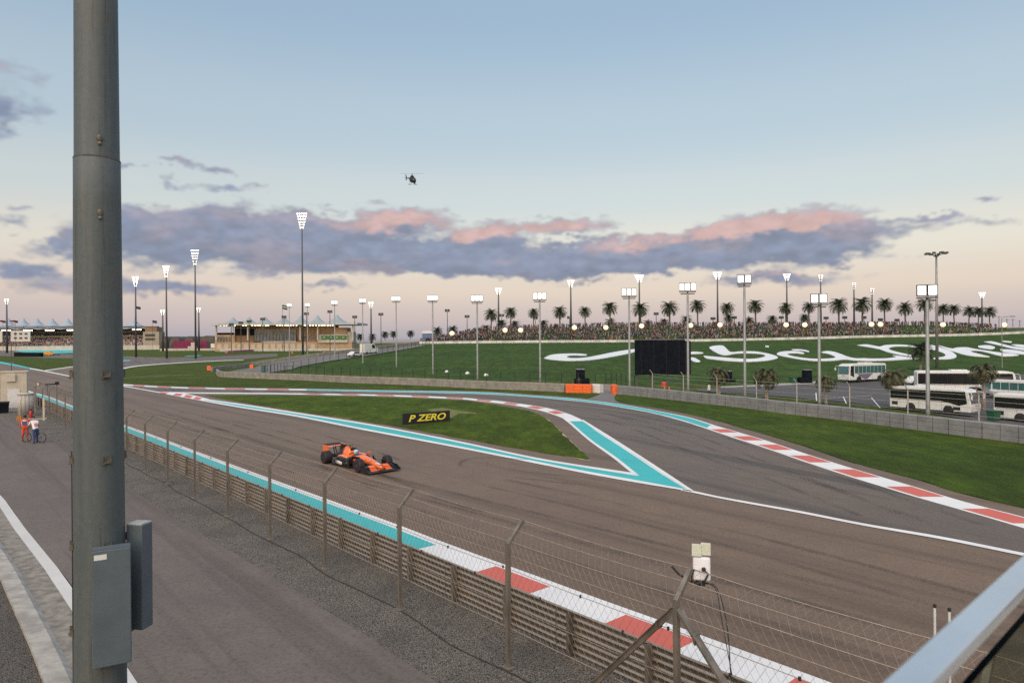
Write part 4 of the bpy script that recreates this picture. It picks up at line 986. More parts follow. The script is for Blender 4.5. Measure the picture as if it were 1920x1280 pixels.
def std_pose(lean=0.0, larm=None, rarm=None, step=.1, hipd=0.0):
    J = {'pelvis': (0, 0, .98), 'belly': (0, lean * .12, 1.12), 'chest': (0, lean * .36, 1.33), 'neck': (0, lean * .52, 1.50), 'skull': (0, lean * .62, 1.58), 'crown': (0, lean * .70, 1.74)}
    E = [('pelvis', 'belly'), ('belly', 'chest'), ('chest', 'neck'), ('neck', 'skull'), ('skull', 'crown')]
    RD = {'pelvis': (.16, .12), 'belly': (.15, .11), 'chest': (.18, .12), 'neck': .065, 'skull': (.085, .095), 'crown': (.075, .085)}
    cy = lean * .42
    la = larm or [(.21, cy, 1.43), (.26, cy + .02, 1.17), (.27, cy + .08, .93)]; ra_ = rarm or [(-.21, cy, 1.43), (-.26, cy + .02, 1.17), (-.27, cy + .08, .93)]
    for sd_, arm, sy, st in (('l', la, 1, step), ('r', ra_, -1, -step)):
        for nm_, p, r in zip(('sh', 'el', 'wr'), arm, (.075, .055, .042)): J[sd_ + nm_] = p; RD[sd_ + nm_] = r
        hd = Vector(arm[2]) + (Vector(arm[2]) - Vector(arm[1])).normalized() * .10; J[sd_ + 'ha'] = tuple(hd); RD[sd_ + 'ha'] = (.045, .028)
        E += [('chest', sd_ + 'sh'), (sd_ + 'sh', sd_ + 'el'), (sd_ + 'el', sd_ + 'wr'), (sd_ + 'wr', sd_ + 'ha')]
        for nm_, p, r in zip(('hi', 'kn', 'an', 'to'), ((sy * .10, 0, .90), (sy * .11, st * .6 + .03, .50), (sy * .11, st, .09), (sy * .13, st + .16, .045)), ((.105), .075, .055, (.05, .04))): J[sd_ + nm_] = p; RD[sd_ + nm_] = r
        E += [('pelvis', sd_ + 'hi'), (sd_ + 'hi', sd_ + 'kn'), (sd_ + 'kn', sd_ + 'an'), (sd_ + 'an', sd_ + 'to')]
    return J, E, RD, 'pelvis'
skin = M('skin', (.30, .17, .11), .6, var=.08); hairm = M('black_hair', (.012, .010, .009), .7); jeans = M('blue_jeans', (.035, .06, .13), .85, var=.25, scale=12)
teem = M('white_tee', (.68, .68, .70), .85, var=.08); ovr = M('orange_overalls', (.60, .075, .025), .8, var=.12, scale=9); shoe = M('dark_shoes', (.02, .018, .016), .7); navy = M('navy_bib', (.07, .08, .20), .8, var=.15)
bibw = M('white_bib', (.62, .60, .62), .8, var=.06)
def head_parts(pm_, y, z, parent):
    m = MB(); m.ball((0, y - .012, z + .03), .108, 12, 8, .92, 1.02, .95); m.build('hair', hairm, parent, True)
p1 = G(47, 827)
bp = person_mesh('person', std_pose(.03, step=.09), [ovr, skin, shoe, hairm], lambda c: 2 if c.z < .10 else 1 if (c.z > 1.50 or (c.z < .92 and abs(c.x) > .235)) else 0)
man1 = obj('person', bp, None, p1, (0, 0, R(20)), label='person in orange overalls and a white and navy bib walking away on the service road', cat='person')
head_parts(None, .018, 1.645, man1)
m = MB(); m.loft([ring(z, .205, -.115, .150, 14, 2.6) for z in (.99, 1.2, 1.42)]); 
bib = MB(); bib.v = [(v[1], v[2] + .012, v[0]) for v in m.v]; bib.f = m.f; bib.build('bib', bibw, man1, True)
m = MB(); m.box((0, -.118, 1.22), (.27, .02, .26)); m.build('bib_panel', navy, man1)
p2 = G(67, 831)
bp2 = person_mesh('person', std_pose(.75, larm=[(.20, .30, 1.40), (.27, .42, 1.16), (.26, .62, 1.02)], rarm=[(-.20, .30, 1.40), (-.27, .42, 1.16), (-.26, .62, 1.02)], step=.13), [jeans, skin, shoe, teem, hairm],
                  lambda c: 2 if c.z < .10 else 1 if (c.z > 1.47 and c.y > .3) or (abs(c.x) > .225 and c.z < 1.2) else 0 if c.z < .98 else 3)
man2 = obj('person', bp2, None, p2, (0, 0, R(50)), label='person in white t-shirt and jeans bending over a bicycle on the service road', cat='person')
head_parts(None, .52, 1.65, man2)
m = MB(); m.box((0, -.03, 1.24), (.18, .008, .2), Matrix.Rotation(R(-32), 3, 'X')); m.build('shirt_print', M('red_shirt_print', (.62, .14, .12), .8), man2)
# bicycle
bc = thing('bicycle', 'dark bicycle held by the person in the white t-shirt', 'bicycle', p2 + Vector((-.35, .35, 0)), R(175))
tyr = M('bicycle_tyre', (.02, .02, .02), .8); frm = M('bicycle_blue_frame', (.04, .10, .20), .4, .3)
for x in (-.52, .52):
    w = thing_part('wheel', bc, (x, 0, .34)); m = MB(); P = [Vector((math.cos(a) * .32, 0, math.sin(a) * .32)) for a in [2 * math.pi * i / 24 for i in range(25)]]; m.tube(P, .024, 6, False); m.build('tyre', tyr, w)
    m = MB()
    for i in range(8): a = math.pi * i / 8; m.bar((math.cos(a) * .30, 0, math.sin(a) * .30), (-math.cos(a) * .30, 0, -math.sin(a) * .30), .004)
    m.build('spokes', MT['galv'], w, kind='stuff')
m = MB()
for a, b in (((-.52, 0, .34), (-.08, 0, .30)), ((-.08, 0, .30), (-.18, 0, .82)), ((-.18, 0, .76), (.38, 0, .80)), ((-.08, 0, .30), (.40, 0, .72)), ((-.52, 0, .34), (-.17, 0, .74)), ((.38, 0, .92), (.52, 0, .34))): m.tube([a, b], .017, 6)
m.build('frame', frm, bc)
m = MB(); m.tube([(.40, -.26, .98), (.38, -.1, .94), (.38, .1, .94), (.40, .26, .98)], .014, 6); m.build('handlebar', MT['dark'], bc)
m = MB(); m.loft([ring(-.30, .07, .83, .88, 8), ring(-.12, .04, .83, .87, 8), ring(-.04, .02, .84, .865, 8)]); m.build('saddle', MT['dark'], bc)

# ------------------------------------------------------------------ marshal post at the left
cream = M('cream_cabin_paint', (.52, .46, .37), .7, var=.1, scale=2); greyc = M('grey_cabinet_paint', (.40, .38, .36), .6, var=.1)
cb = G(26, 771); sc_ = cb.y / FPX
cab = thing('marshal_cabin', 'tall cream marshal cabin with a white door and small shuttered box', 'cabin', cb, R(32))
m = MB(); m.box((0, 1.0, 1.9), (2.1, 2.0, 3.8)); bevel(m.build('wall', cream, cab), .03)
m = MB(); m.box((0, 1.0, 3.83), (2.25, 2.15, .08)); m.build('roof', cream, cab)
m = MB(); m.box((.0, -.03, 1.25), (.95, .06, 1.8)); dr = m.build('door', MT['wpaint'], cab); m = MB(); m.box((.38, -.08, 1.2), (.04, .05, .16)); m.build('handle', MT['dark'], dr)
m = MB(); m.box((-.2, -.10, 3.25), (.72, .2, .68)); bevel(m.build('shutter_box', cream, cab), .02)
m = MB(); m.box((-1.12, .9, 2.9), (.10, .7, 1.4)); m.build('side_screen', MT['black'], cab)
m = MB(); m.box((0, -.02, .22), (2.0, .05, .44)); m.build('plinth', MT['concrete'], cab)
cn = G(47, 777)
cbt = thing('metal_cabinet', 'rounded grey metal cabinet beside the cream cabin', 'cabinet', cn, R(30))
m = MB(); m.loft([[Vector((math.cos(a) * .62, .55 - math.sin(a) * .5 if math.sin(a) > 0 else .55 - math.sin(a) * .3, z)) for a in [2 * math.pi * i / 24 for i in range(24)]] for z in (0, 1.85)]); m.build('body', greyc, cbt, R(30))
m = MB(); m.loft([[Vector((math.cos(a) * .68, .55 - math.sin(a) * .56, z)) for a in [2 * math.pi * i / 24 for i in range(24)]] for z in (1.85, 1.95)]); m.build('lid', cream, cbt, R(30))
for x in (-.3, 0, .3):
    m = MB(); m.box((x, .55 - .5 * math.sqrt(1 - (x / .62) ** 2) - .004, .95), (.02, .02, 1.7)); m.build('seam', MT['dark'], cbt)
pb = G(7, 774); bn = thing('black_bin', 'black bin at the left edge beside the cream cabin', 'bin', pb, R(30))
m = MB(); m.loft([[Vector((x * k, y * k, z)) for x, y in ((-.4, -.4), (.4, -.4), (.4, .4), (-.4, .4))] for z, k in ((0, .8), (1.0, 1.0))]); m.build('body', MT['black'], bn)
m = MB(); m.box((0, 0, 1.04), (.88, .88, .08)); m.build('lid', MT['dark'], bn)
pp = G(66, 778); gp = thing('gate_panel', 'tall grey fence gate panel beside the metal cabinet', 'gate', pp, R(-48))
for x in (-.45, .45):
    m = MB(); m.bar((x, 0, 0), (x, 0, 2.5), .09); m.bar((x, 0, 2.45), (x, .45, 2.95), .08); m.build('post', MT['galv'], gp)
m = MB(); m.box((0, .02, 1.3), (.8, .03, 2.3)); m.build('sheet', M('grey_gate_sheet', (.25, .235, .21), .7, .2), gp)
m = MB(); m.prism([(-.43, 2.45), (.43, 2.45), (.43, 2.95), (-.43, 2.95)], (1, 0, 0), (0, 0, 1), (0, .03, 0), (0, .22, 0)); m.build('top_sheet', cream, gp)
pe = G(58, 785); ex = thing('fire_extinguisher', 'red fire extinguisher standing by the gate', 'extinguisher', pe)
m = MB(); m.lathe([(.12, 0), (.13, .03), (.13, .60), (.09, .70), (.04, .74)], 14); m.build('cylinder', M('extinguisher_red', (.45, .02, .02), .35), ex, R(40)); m = MB(); m.box((0, 0, .80), (.05, .2, .10)); m.build('valve', MT['dark'], ex)
pbm = G(36, 789); bro = thing('broom', 'broom with orange bristles leaning on the grey cabinet', 'broom', pbm, R(20))
m = MB(); m.tube([(0, 0, .32), (.0, .35, 1.75)], .025, 6); m.build('handle', M('broom_wood', (.42, .32, .2), .8), bro); m = MB(); m.prism([(-.2, .0), (.2, 0), (.15, .42), (-.15, .42)], (1, 0, 0), (0, 0, 1), (0, .10, 0), (0, -.05, 0)); m.build('bristles', M('broom_orange', (.42, .17, .05), .9), bro)
for (u, v, L_, lb) in ((82, 788, 1.9, 'pale plank leaning on the fence behind the marshals'), (70, 786, 1.5, 'pale plank lying on the ground by the fence corner')):
    q = G(u, v); m = MB(); 
    if L_ > 1.6: m.bar((0, 0, .0), (-.25, .35, L_), .14, .04)
    else: m.bar((-.8, 0, .05), (.8, .1, .05), .14, .05)
    o = m.build('plank', M('pale_plank', (.50, .44, .35), .85, var=.2), label=lb, cat='plank'); o.location = q
q = G(98, 741); tv = thing('camera_gantry', 'dark trackside camera gantry above the fence at the far left', 'camera', q, R(40))
m = MB(); m.bar((-.5, 0, 0), (-.5, 0, 1.35), .06); m.bar((.5, 0, 0), (.5, 0, 1.35), .06); m.build('legs', MT['dark'], tv, kind='stuff')
m = MB(); m.box((0, 0, 1.42), (1.5, .3, .16)); m.box((.5, -.1, 1.6), (.4, .5, .25)); m.build('head', MT['dark'], tv, kind='stuff')
q = G(21.5, 700); pf_ = thing('thin_pole', 'thin dark pole with small sign rising beside the cream cabin', 'pole', q)
hh = PX(19.5, 640, q.y).z; m = MB(); m.tube([(0, 0, 0), (0, 0, hh)], .07, 6); m.build('shaft', MT['mast'], pf_); sz_ = PX(23, 679, q.y).z; m = MB(); m.box((.25, 0, sz_), (.8, .08, .45)); m.build('sign_plate', MT['mast'], pf_)

# ------------------------------------------------------------------ barriers
def wall_blocks(thing_, line, h, dpt, step, mat, gap=.03, colors=None, drape=False):
    L = [0.0]
    for a, b in zip(line, line[1:]): L.append(L[-1] + (b - a).length)
    n = max(1, int(L[-1] / step)); pts = resample(line, n + 1); o0 = Vector(thing_.location)
    for i in range(n):
        a, b = pts[i], pts[i + 1]; d = (b - a); d.normalize(); nr = Vector((-d.y, d.x, 0)).normalized()
        if drape: a = Vector((a.x, a.y, g(a.x, a.y))); b = Vector((b.x, b.y, g(b.x, b.y)))
        m = MB(); a2 = a + d * gap - o0; b2 = b - d * gap - o0
        pr = [(-dpt / 2, -.05), (dpt / 2, -.05), (dpt / 2, h), (dpt / 2 - .03, h + .03), (-dpt / 2 + .03, h + .03), (-dpt / 2, h)]
        if h > .95:
            pr = [(-dpt / 2, -.05), (dpt / 2, -.05)]
            for kz in (.33, .66): pr += [(dpt / 2, h * kz - .025), (dpt / 2 - .025, h * kz), (dpt / 2, h * kz + .025)]
            pr += [(dpt / 2, h), (dpt / 2 - .04, h + .04), (-dpt / 2 + .04, h + .04), (-dpt / 2, h)]
            for kz in (.66, .33): pr += [(-dpt / 2, h * kz + .025), (-dpt / 2 + .025, h * kz), (-dpt / 2, h * kz - .025)]
        up = Vector((0, 0, 1))
        A_ = [a2 + nr * x + up * z for x, z in pr]; B_ = [b2 + nr * x + up * z for x, z in pr]; k = len(pr)
        m.add(A_ + B_, [tuple(range(k))[::-1], tuple(range(k, 2 * k))] + [(j, (j + 1) % k, k + (j + 1) % k, k + j) for j in range(k)])
        m.build('block', colors(i, n) if colors else mat, thing_)
vbl = [p for p in vb]
bR = thing('barrier_wall', 'long grey block barrier along the right-hand verge in front of the car park', 'barrier', vbl[0])
wall_blocks(bR, [p + Vector((.35, .2, 0)) for p in vbl], 1.02, .55, 1.1, MT['barrier'], .028)
jt = MB()
for p, q in zip(vbl, vbl[1:]):
    jt.bar(p + Vector((.42, .24, .5)) - vbl[0], q + Vector((.42, .24, .5)) - vbl[0], .3, .98)
jt.build('core', MT['dark'], bR)
cw = M('pale_barrier_concrete', (.24, .225, .20), .85, var=.2, scale=1.0)
wl1 = gline([(407, 701), (414, 706), (440, 707.5), (500, 709.8), (580, 713), (655, 717), (780, 721.5), (905, 728), (1000, 731.5), (1060, 734.3)])
bL = thing('barrier_wall', 'pale concrete barrier curving past the foot of the grass hill', 'barrier', wl1[0])
wall_blocks(bL, wl1, 1.0, .45, 3.0, cw, .012)
wl2 = [hit(*p) for p in ((397, 696), (420, 692), (470, 685), (530, 676.5), (600, 667.5), (680, 657.5), (740, 650), (785, 645.5))]
bU = thing('barrier_wall', 'pale concrete barrier climbing along the far side of the hill road', 'barrier', wl2[0])
wall_blocks(bU, wl2, .9, .4, 4.0, cw, .02, drape=True)
for nm, lb, us, mt_ in (('crash_block', 'long orange crash barrier at the gap below the loudspeaker', (1062, 1109.5), MT['orange']), ('crash_block', 'white crash barrier next to the long orange one', (1110.5, 1128.5), MT['wpaint'])):
    a, b = G(us[0], 735), G(us[1], 736); o = thing(nm, lb, 'crash barrier', a)
    wall_blocks(o, [a, b], 1.0, .7, (b - a).length / (3 if us[0] < 1100 else 1) - .001, mt_, .01)
a, b = G(1149.5, 736.5), G(1154, 738.5); o = thing('crash_block', 'small orange crash barrier at the end of the grey barrier', 'crash barrier', a); wall_blocks(o, [a, b], 1.05, .7, (b - a).length - .001, MT['orange'], .0)
a, b = G(1126, 731), G(1154, 731.5); o = thing('barrier_wall', 'short grey barrier closing the gap behind the access path', 'barrier', a); wall_blocks(o, [a, b], .75, .3, 2.5, MT['barrier'], .01)
for (u, v, lb) in ((392.5, 694, 'orange marker block at the end of the hill road barrier'), (472, 691, 'orange marker post halfway up the hill road'), (548, 658.5, 'orange marker on the grass left of the hill road'), (608, 649.5, 'orange marker high beside the hill road')):
    p = hit(u, v); m = MB(); m.box((0, 0, .5), (.9, .6, 1.1)); o = bevel(m.build('marker_block', MT['orange'], label=lb, cat='marker'), .05); o.location = p
# dark post fence round the foot of the hill
def post_fence(name, label, px, h, gapm, mat, meshc=None, draped=True, r=.035, rails=(.05, .55, .98)):
    P = [hit(*p) for p in px]; L_ = sum((b - a).length for a, b in zip(P, P[1:])); n = int(L_ / gapm); P = resample(P, n + 1)
    t = thing(name, label, 'fence', P[0]); m = MB(); m.tube([(0, 0, -.2), (0, 0, h)], r, 6); pm_ = m.mesh('post', mat)
    P = [Vector((p.x, p.y, g(p.x, p.y))) for p in P]
    for p in P: obj('post', pm_, t, p - P[0])
    for k in rails:
        w = MB(); w.tube([p - P[0] + Vector((0, 0, h * k)) for p in P], .014, 4); w.build('wire', mat, t)
    return t
dkp = M('dark_green_fence_post', (.02, .03, .03), .6)
post_fence('post_fence', 'dark thin-post wire fence along the foot of the grass hill', [(494, 702.5), (560, 705.5), (655, 710), (780, 715), (905, 720), (1000, 723.5), (1130, 727.5), (1190, 727)], 2.0, 2.55, dkp, r=.06)
post_fence('post_fence', 'dark thin-post wire fence climbing beside the hill road', [(494, 702.5), (540, 694), (620, 679), (700, 667), (760, 657), (805, 648.5)], 2.0, 3.0, dkp, r=.06)
m = MB(); q = hit(494, 702.5); m.box((0, 0, 1.0), (.7, .7, 2.0)); o = bevel(m.build('service_kiosk', M('teal_kiosk_paint', (.04, .10, .11), .6), label='small dark teal kiosk at the corner of the hill fences', cat='kiosk'), .05); o.location = q
def lot_fence(name, label, pts, h, gapm, mat, r, crank=False, rails=(.06, .5, .97)):
    L_ = sum((b - a).length for a, b in zip(pts, pts[1:])); P = resample(pts, int(L_ / gapm) + 1); P = [Vector((p.x, p.y, g(p.x, p.y))) for p in P]
    t = thing(name, label, 'fence', P[0]); m = MB(); m.tube([(0, 0, -.2), (0, 0, h)], r, 6)
    if crank: m.tube([(0, 0, h - .02), (-.33, -.2, h + .4)], r * .9, 6)
    pm_ = m.mesh('post', mat)
    for p in P: obj('post', pm_, t, p - P[0])
    for k in rails:
        w = MB(); w.tube([p - P[0] + Vector((0, 0, h * k)) for p in P], .012, 4); w.build('wire', mat, t)
    return t
wofs = lambda d: [p + Vector((.904, .427, 0)) * d for p in vbl]
lot_fence('post_fence', 'dark slim-post fence between the grey barrier and the car park', wofs(9.0)[6:], 2.0, 2.9, dkp, .035)
gal2 = M('pale_fence_post', (.42, .40, .37), .6, .3)
lot_fence('debris_fence', 'pale cranked-post mesh fence right behind the grey block barrier', wofs(2.6)[2:], 2.6, 5.2, gal2, .05, True, (.45, .65, .85, .98))

# ------------------------------------------------------------------ floodlight poles along the track
def flood_pole(u, vb_, vt, n, label, pan=None, head=None, mats=None, r=.13, group='floodlight poles along the corner', base=None):
    p = base if base is not None else G(u, vb_)
    p = Vector((p.x, p.y, p.z)); top = PX(u, vt, p.y).z; hh = head or .95
    t = thing('floodlight_pole', label, 'floodlight', p, 0, group)
    zt = top - hh - .35 - p.z
    m = MB(); m.tube([(0, 0, -.1), (0, 0, .5), (0, 0, zt)], [r * 1.15, r * 1.05, r * .8], 12); m.build('pole', MT['pole'], t, True)
    face = Vector((-p.x * .6 - 4, -p.y, 0)).normalized() if pan is None else pan
    side = Vector((-face.y, face.x, 0)); mt_ = Matrix(((side.x, -face.x, 0), (side.y, -face.y, 0), (0, 0, 1)))
    w = hh * (.66 if n == 3 else .82); W = n * w
    m = MB(); m.bar(side * -W * .42 + Vector((0, 0, zt)), side * W * .42 + Vector((0, 0, zt)), .12); m.bar(side * -W * .5 + Vector((0, 0, zt + .22)), side * W * .5 + Vector((0, 0, zt + .22)), .10); m.bar((0, 0, zt - .1), (0, 0, zt + .3), .16); m.build('crossbar', MT['lampcase'], t)
    for i in range(n):
        c = side * ((i - (n - 1) / 2) * w) + Vector((0, 0, zt + .35 + hh / 2)) + face * .1
        m = MB(); m.box(c - face * .14, (w * .95, .30, hh), mt_); fl_ = m.build('floodlight', MT['lampcase'], t)
        m = MB(); m.box(c + face * .025, (w * .74, .04, hh * .80), mt_); m.build('lens', (mats or MT['lamp']) if not isinstance(mats, list) else mats[i], fl_)
    return t
fp = [(543, 676, 569.5, 2, 'just left of the tallest mast above the hill road'), (577, 678, 568.5, 2, 'just right of the tallest mast'), (628, 686, 563.5, 2, 'in front of the right part of the terrace building'), (680.5, 690.5, 559.5, 2, 'beside the white vehicles on the hill road'), (743.5, 695, 555.5, 3, 'left of the three white domes'),
      (812, 704, 553.5, 3, 'next to the leftmost white dome'), (895.5, 715, 553, 3, 'left of the hill lettering hook'), (1013, 721.5, 548.5, 3, 'at the left end of the hill lettering'), (1180.7, 729, 540.5, 3, 'at the left edge of the black screen'), (1290.5, 737, 530, 3, 'at the right edge of the black screen'),
      (1397, 748, 515, 2, 'behind the grey barrier between two car park palms'), (1536.7, 762, 550.5, 2, 'left of the white coach with teal windows'), (1740, 785, 533.5, 2, 'in front of the long dark-windowed coach')]
for (u, vb_, vt, n, tx) in fp:
    hd = 1.0 if u < 1300 else .92
    flood_pole(u, vb_, vt, n, 'lit floodlight pole ' + tx, head=hd, mats=[MT['lamp'], MT['lampg']] if u == 1740 else None, r=.15)
# far poles whose lamps face away
bk = [(434, 605, 656), (452, 602, 656), (467.5, 599.5, 656), (493, 595, 656), (533, 591, 656), (575, 585, 656), (619, 581, 656), (665.5, 591, 648), (714.5, 586, 645), (839, 579, 632), (876, 590, 628), (941, 588, 620), (1004, 593, 618), (1068, 592, 616), (1230.5, 585, 614), (1337, 594, 614), (1377, 592, 614), (1465, 592, 612), (1549, 593, 612), (1584, 592, 612), (1620, 592, 612), (1651, 596, 612), (1682, 597, 612)]
bme = {}
for i, (u, vt, vb_) in enumerate(bk):
    Y = 330.0 if u > 800 else 480.0; b = PX(u, vb_, Y); top = PX(u, vt, Y).z; x = b.x; z0 = g(x, Y); 
    t = thing('floodlight_pole', ORD[i] + ' from the left of the small distant floodlight poles seen from behind', 'floodlight', (x, Y, z0), 0, 'distant floodlight poles seen from behind')
    k = (top - z0); s_ = Y / 330.0
    m = MB(); m.tube([(0, 0, 0), (0, 0, k - 1.4 * s_)], [.22 * s_, .15 * s_], 6); m.build('pole', MT['mast'], t)
    for sx in (-.62, .62):
        m = MB(); m.box((sx * s_, 0, k - .8 * s_), (1.1 * s_, .4, 1.3 * s_)); m.build('floodlight', MT['lampcase'], t)
# tall masts with fans of lamps
def musco(u, vt, Y, label, vhead, rows=5, vb_=None, wpx=None, r=None):
    if vb_ is not None: b = G(u, vb_); Y = b.y
    t_ = PX(u, vt, Y); x = t_.x; z0 = g(x, Y); t = thing('floodlight_mast', label, 'light mast', (x, Y, z0), 0, 'tall floodlight masts'); H_ = t_.z - z0; hh = (vhead / FPX) * Y; w = (wpx or vhead * .85) / FPX * Y
    rr = r or .0016 * Y
    m = MB(); m.tube([(0, 0, -.5), (0, 0, H_ * .5), (0, 0, H_ - hh * .1)], [rr, rr * .75, rr * .5], 8); m.build('pole', MT['mast'], t, True)
    m = MB(); l = MB(); n = rows
    for j in range(n):
        z = H_ - hh + hh * (j + .5) / n; ww = w * (.35 + .65 * (j + .5) / n); k = max(2, int(round(2 + 3 * (j + 1) / n)))
        m.bar((-ww / 2, 0, z), (ww / 2, 0, z), hh * .035)
        for i in range(k):
            xx = -ww / 2 + ww * (i + .5) / k
            m.box((xx, .2, z + hh * .02), (ww / k * .5, .5, hh / n * .5)); l.ball((xx, -.12, z + hh * .02), min(ww / k, hh / n) * .38, 8, 4, 1, .35, 1)
    m.build('crossarm_frame', MT['lampcase'], t, kind='stuff'); l.build('lamp_array', MT['musco'], t, kind='stuff')
    return t
for (u, vt, vb_, hp, wp, lb) in ((254, 518, 669, 20, 14, 'lit light mast beside the grandstand tower with a dark flag behind'), (311.5, 498, 671, 23, 14, 'lit light mast in front of the brown arches'), (365.5, 468, 672, 30, 17, 'second tallest lit light mast left of the terrace building'), (566, 399, 673, 31, 22, 'tallest lit light mast standing in front of the terrace building')):
    musco(u, vt, 0, lb, hp, 6, vb_, wp)
for (u, vt, Y, hp, wp, lb) in ((12.5, 560, 560, 11, 11, 'lit light mast at the far left edge before the grandstand'), (305, 581, 620, 10, 10, 'short lit light mast left of the mast before the arches'), (372.5, 577, 620, 9, 9, 'short lit light mast just right of the second tallest mast'), (695.5, 566, 420, 12, 11, 'lit light mast between the row poles right of the terrace building'),
                               (934.5, 540, 350, 13, 14, 'lit light mast behind the leftmost palms of the hill'), (1070, 525, 350, 14, 15, 'lit light mast behind the crowd between two spaced palms'), (1198.5, 515, 350, 15, 19, 'lit light mast rising above the left edge of the black screen'), (1345, 510, 350, 15, 19, 'lit light mast behind the palms right of the black screen'), (1475, 513, 350, 14, 16, 'lit light mast above the middle of the hill lettering'),
                               (1538.5, 515, 350, 14, 10, 'lit light mast seen almost behind a floodlight pole'), (1601, 530, 360, 13, 9, 'lit light mast left of a pair above the right crowd'), (1635, 540, 370, 13, 9, 'lit light mast right of a pair above the right crowd'), (1841, 548, 400, 11, 15, 'lit light mast behind the rightmost palms')):
    musco(u, vt, Y, lb, hp, 4, None, wp)
# ring-headed mast at the back of the car park
p = hit(1757, 689); t = thing('ring_mast', 'tall slim mast with a ring of dark lamps behind the coaches', 'light mast', p); top = PX(1755, 476, p.y).z - p.z
m = MB(); m.tube([(0, 0, 0), (0, 0, top)], [.34, .18], 10); m.build('pole', MT['pole'], t, True)
for i in range(8):
    a = 2 * math.pi * i / 8; m = MB(); e = Vector((math.cos(a), math.sin(a), 0)); m.bar(Vector((0, 0, top - .5)), e * 1.7 + Vector((0, 0, top + .1)), .12); m.box(e * 1.8 + Vector((0, 0, top + .1)), (.9, .5, .35), Matrix.Rotation(a, 3, 'Z')); m.build('lamp_arm', MT['mast'], t)
m = MB(); m.lathe([(.45, top - .6), (.45, top - .3)], 12); m.build('hub', MT['mast'], t)
p = hit(1879, 690); t = thing('street_lamp', 'thin street lamp with one curved arm at the right of the hill', 'street lamp', p); top = PX(1876, 594, p.y).z - p.z
m = MB(); m.tube([(0, 0, 0), (0, 0, top - .3), (.4, 0, top), (2.0, 0, top + .1)], [.10, .07, .06, .05], 8); m.build('pole', MT['pole'], t); m = MB(); m.box((2.3, 0, top + .08), (.9, .3, .15)); m.build('lantern', MT['lampcase'], t)

# ------------------------------------------------------------------ hill lettering
c3 = lambda pts: [(780 + x / 4, 500 + y / 4) for x, y in pts]; c4 = lambda pts: [(1140 + x / 4, 500 + y / 4) for x, y in pts]; c5 = lambda pts: [(1500 + x / 4.267, 520 + y / 4.267) for x, y in pts]
LET = [c3([(960,688),(1000,668),(1050,659),(1120,655),(1200,654),(1278,660),(1270,668),(1200,667),(1150,670),(1130,680),(1160,688),(1220,688),(1300,680),(1400,660),(1500,640),(1600,625),(1720,612),(1720,628),(1640,641),(1600,652),(1500,672),(1400,690),(1300,703),(1200,708),(1100,705),(1030,700),(985,695)]),
       c4([(560,648),(645,640),(705,645),(710,652),(645,656),(560,660)]), c4([(600,680),(645,685),(665,694),(693,714),(640,712)]),
       c4([(715,670),(760,674),(850,682),(950,690),(1050,694),(1120,690),(1165,680),(1180,670),(1160,660),(1100,652),(1020,650),(950,655),(905,664),(850,662),(800,640),(760,605),(850,592),(885,612),(920,642),(1000,637),(1100,638),(1180,650),(1240,665),(1275,682),(1250,695),(1180,707),(1080,713),(1000,713),(880,706),(780,695),(735,688)]),
       c4([(1265,655),(1290,642),(1350,635),(1420,637),(1470,648),(1460,656),(1410,650),(1360,652),(1345,660),(1380,672),(1450,685),(1540,693),(1640,692),(1700,686),(1700,675),(1650,655),(1600,645),(1640,635),(1690,640),(1740,655),(1800,678),(1860,690),(1940,690),(1940,706),(1840,703),(1770,697),(1700,705),(1600,708),(1500,704),(1400,690),(1320,675),(1275,665)]),
       c4([(1375,622),(1440,622),(1500,632),(1505,642),(1450,632),(1390,628)]),
       c5([(505,651),(600,653),(700,650),(770,640),(740,628),(800,632),(870,642),(940,645),(960,655),(900,657),(850,658),(760,664),(640,668),(505,668)]),
       c5([(455,545),(530,538),(600,550),(640,556),(680,545),(760,540),(850,543),(930,550),(1000,556),(1060,545),(1130,565),(1200,590),(1245,620),(1250,640),(1220,652),(1150,657),(1070,655),(1080,645),(1140,640),(1165,625),(1140,605),(1080,585),(1000,570),(930,560),(820,553),(750,556),(710,570),(730,585),(800,605),(890,625),(885,632),(800,622),(700,600),(640,578),(560,562)]),
       c5([(1090,540),(1180,565),(1225,572),(1250,565),(1330,562),(1400,575),(1500,590),(1600,605),(1700,615),(1750,625),(1680,632),(1600,630),(1520,610),(1440,592),(1380,588),(1370,598),(1420,612),(1480,628),(1517,638),(1430,635),(1330,625),(1240,600),(1180,580)]),
       c5([(1425,550),(1500,545),(1560,560),(1540,575),(1480,572),(1430,562)]), c5([(1470,518),(1530,514),(1600,530),(1700,555),(1830,575),(1830,590),(1700,572),(1600,548)]), c5([(1600,577),(1700,582),(1830,605),(1830,620),(1700,610),(1620,598)]), c5([(1620,510),(1690,515),(1685,523),(1630,518)]), c5([(1690,540),(1760,540),(1830,552),(1830,566),(1740,556)]), c4([(1180,595),(1205,597),(1205,604),(1180,602)])]
lt = thing('hill_lettering', 'giant white calligraphic lettering laid on the green hillside', 'lettering', (0, 0, 0))
for pts in LET:
    pxs = [(p.x, p.y) for p in cat_rom([(u, v, 0) for u, v in pts + pts[:1]], 3)][:-1]
    cdt_sheet('letter_stroke', [hit(*p) for p in pxs], .16, MT['lettering'], lt, step=3.0, drape=True, skirt=.16)

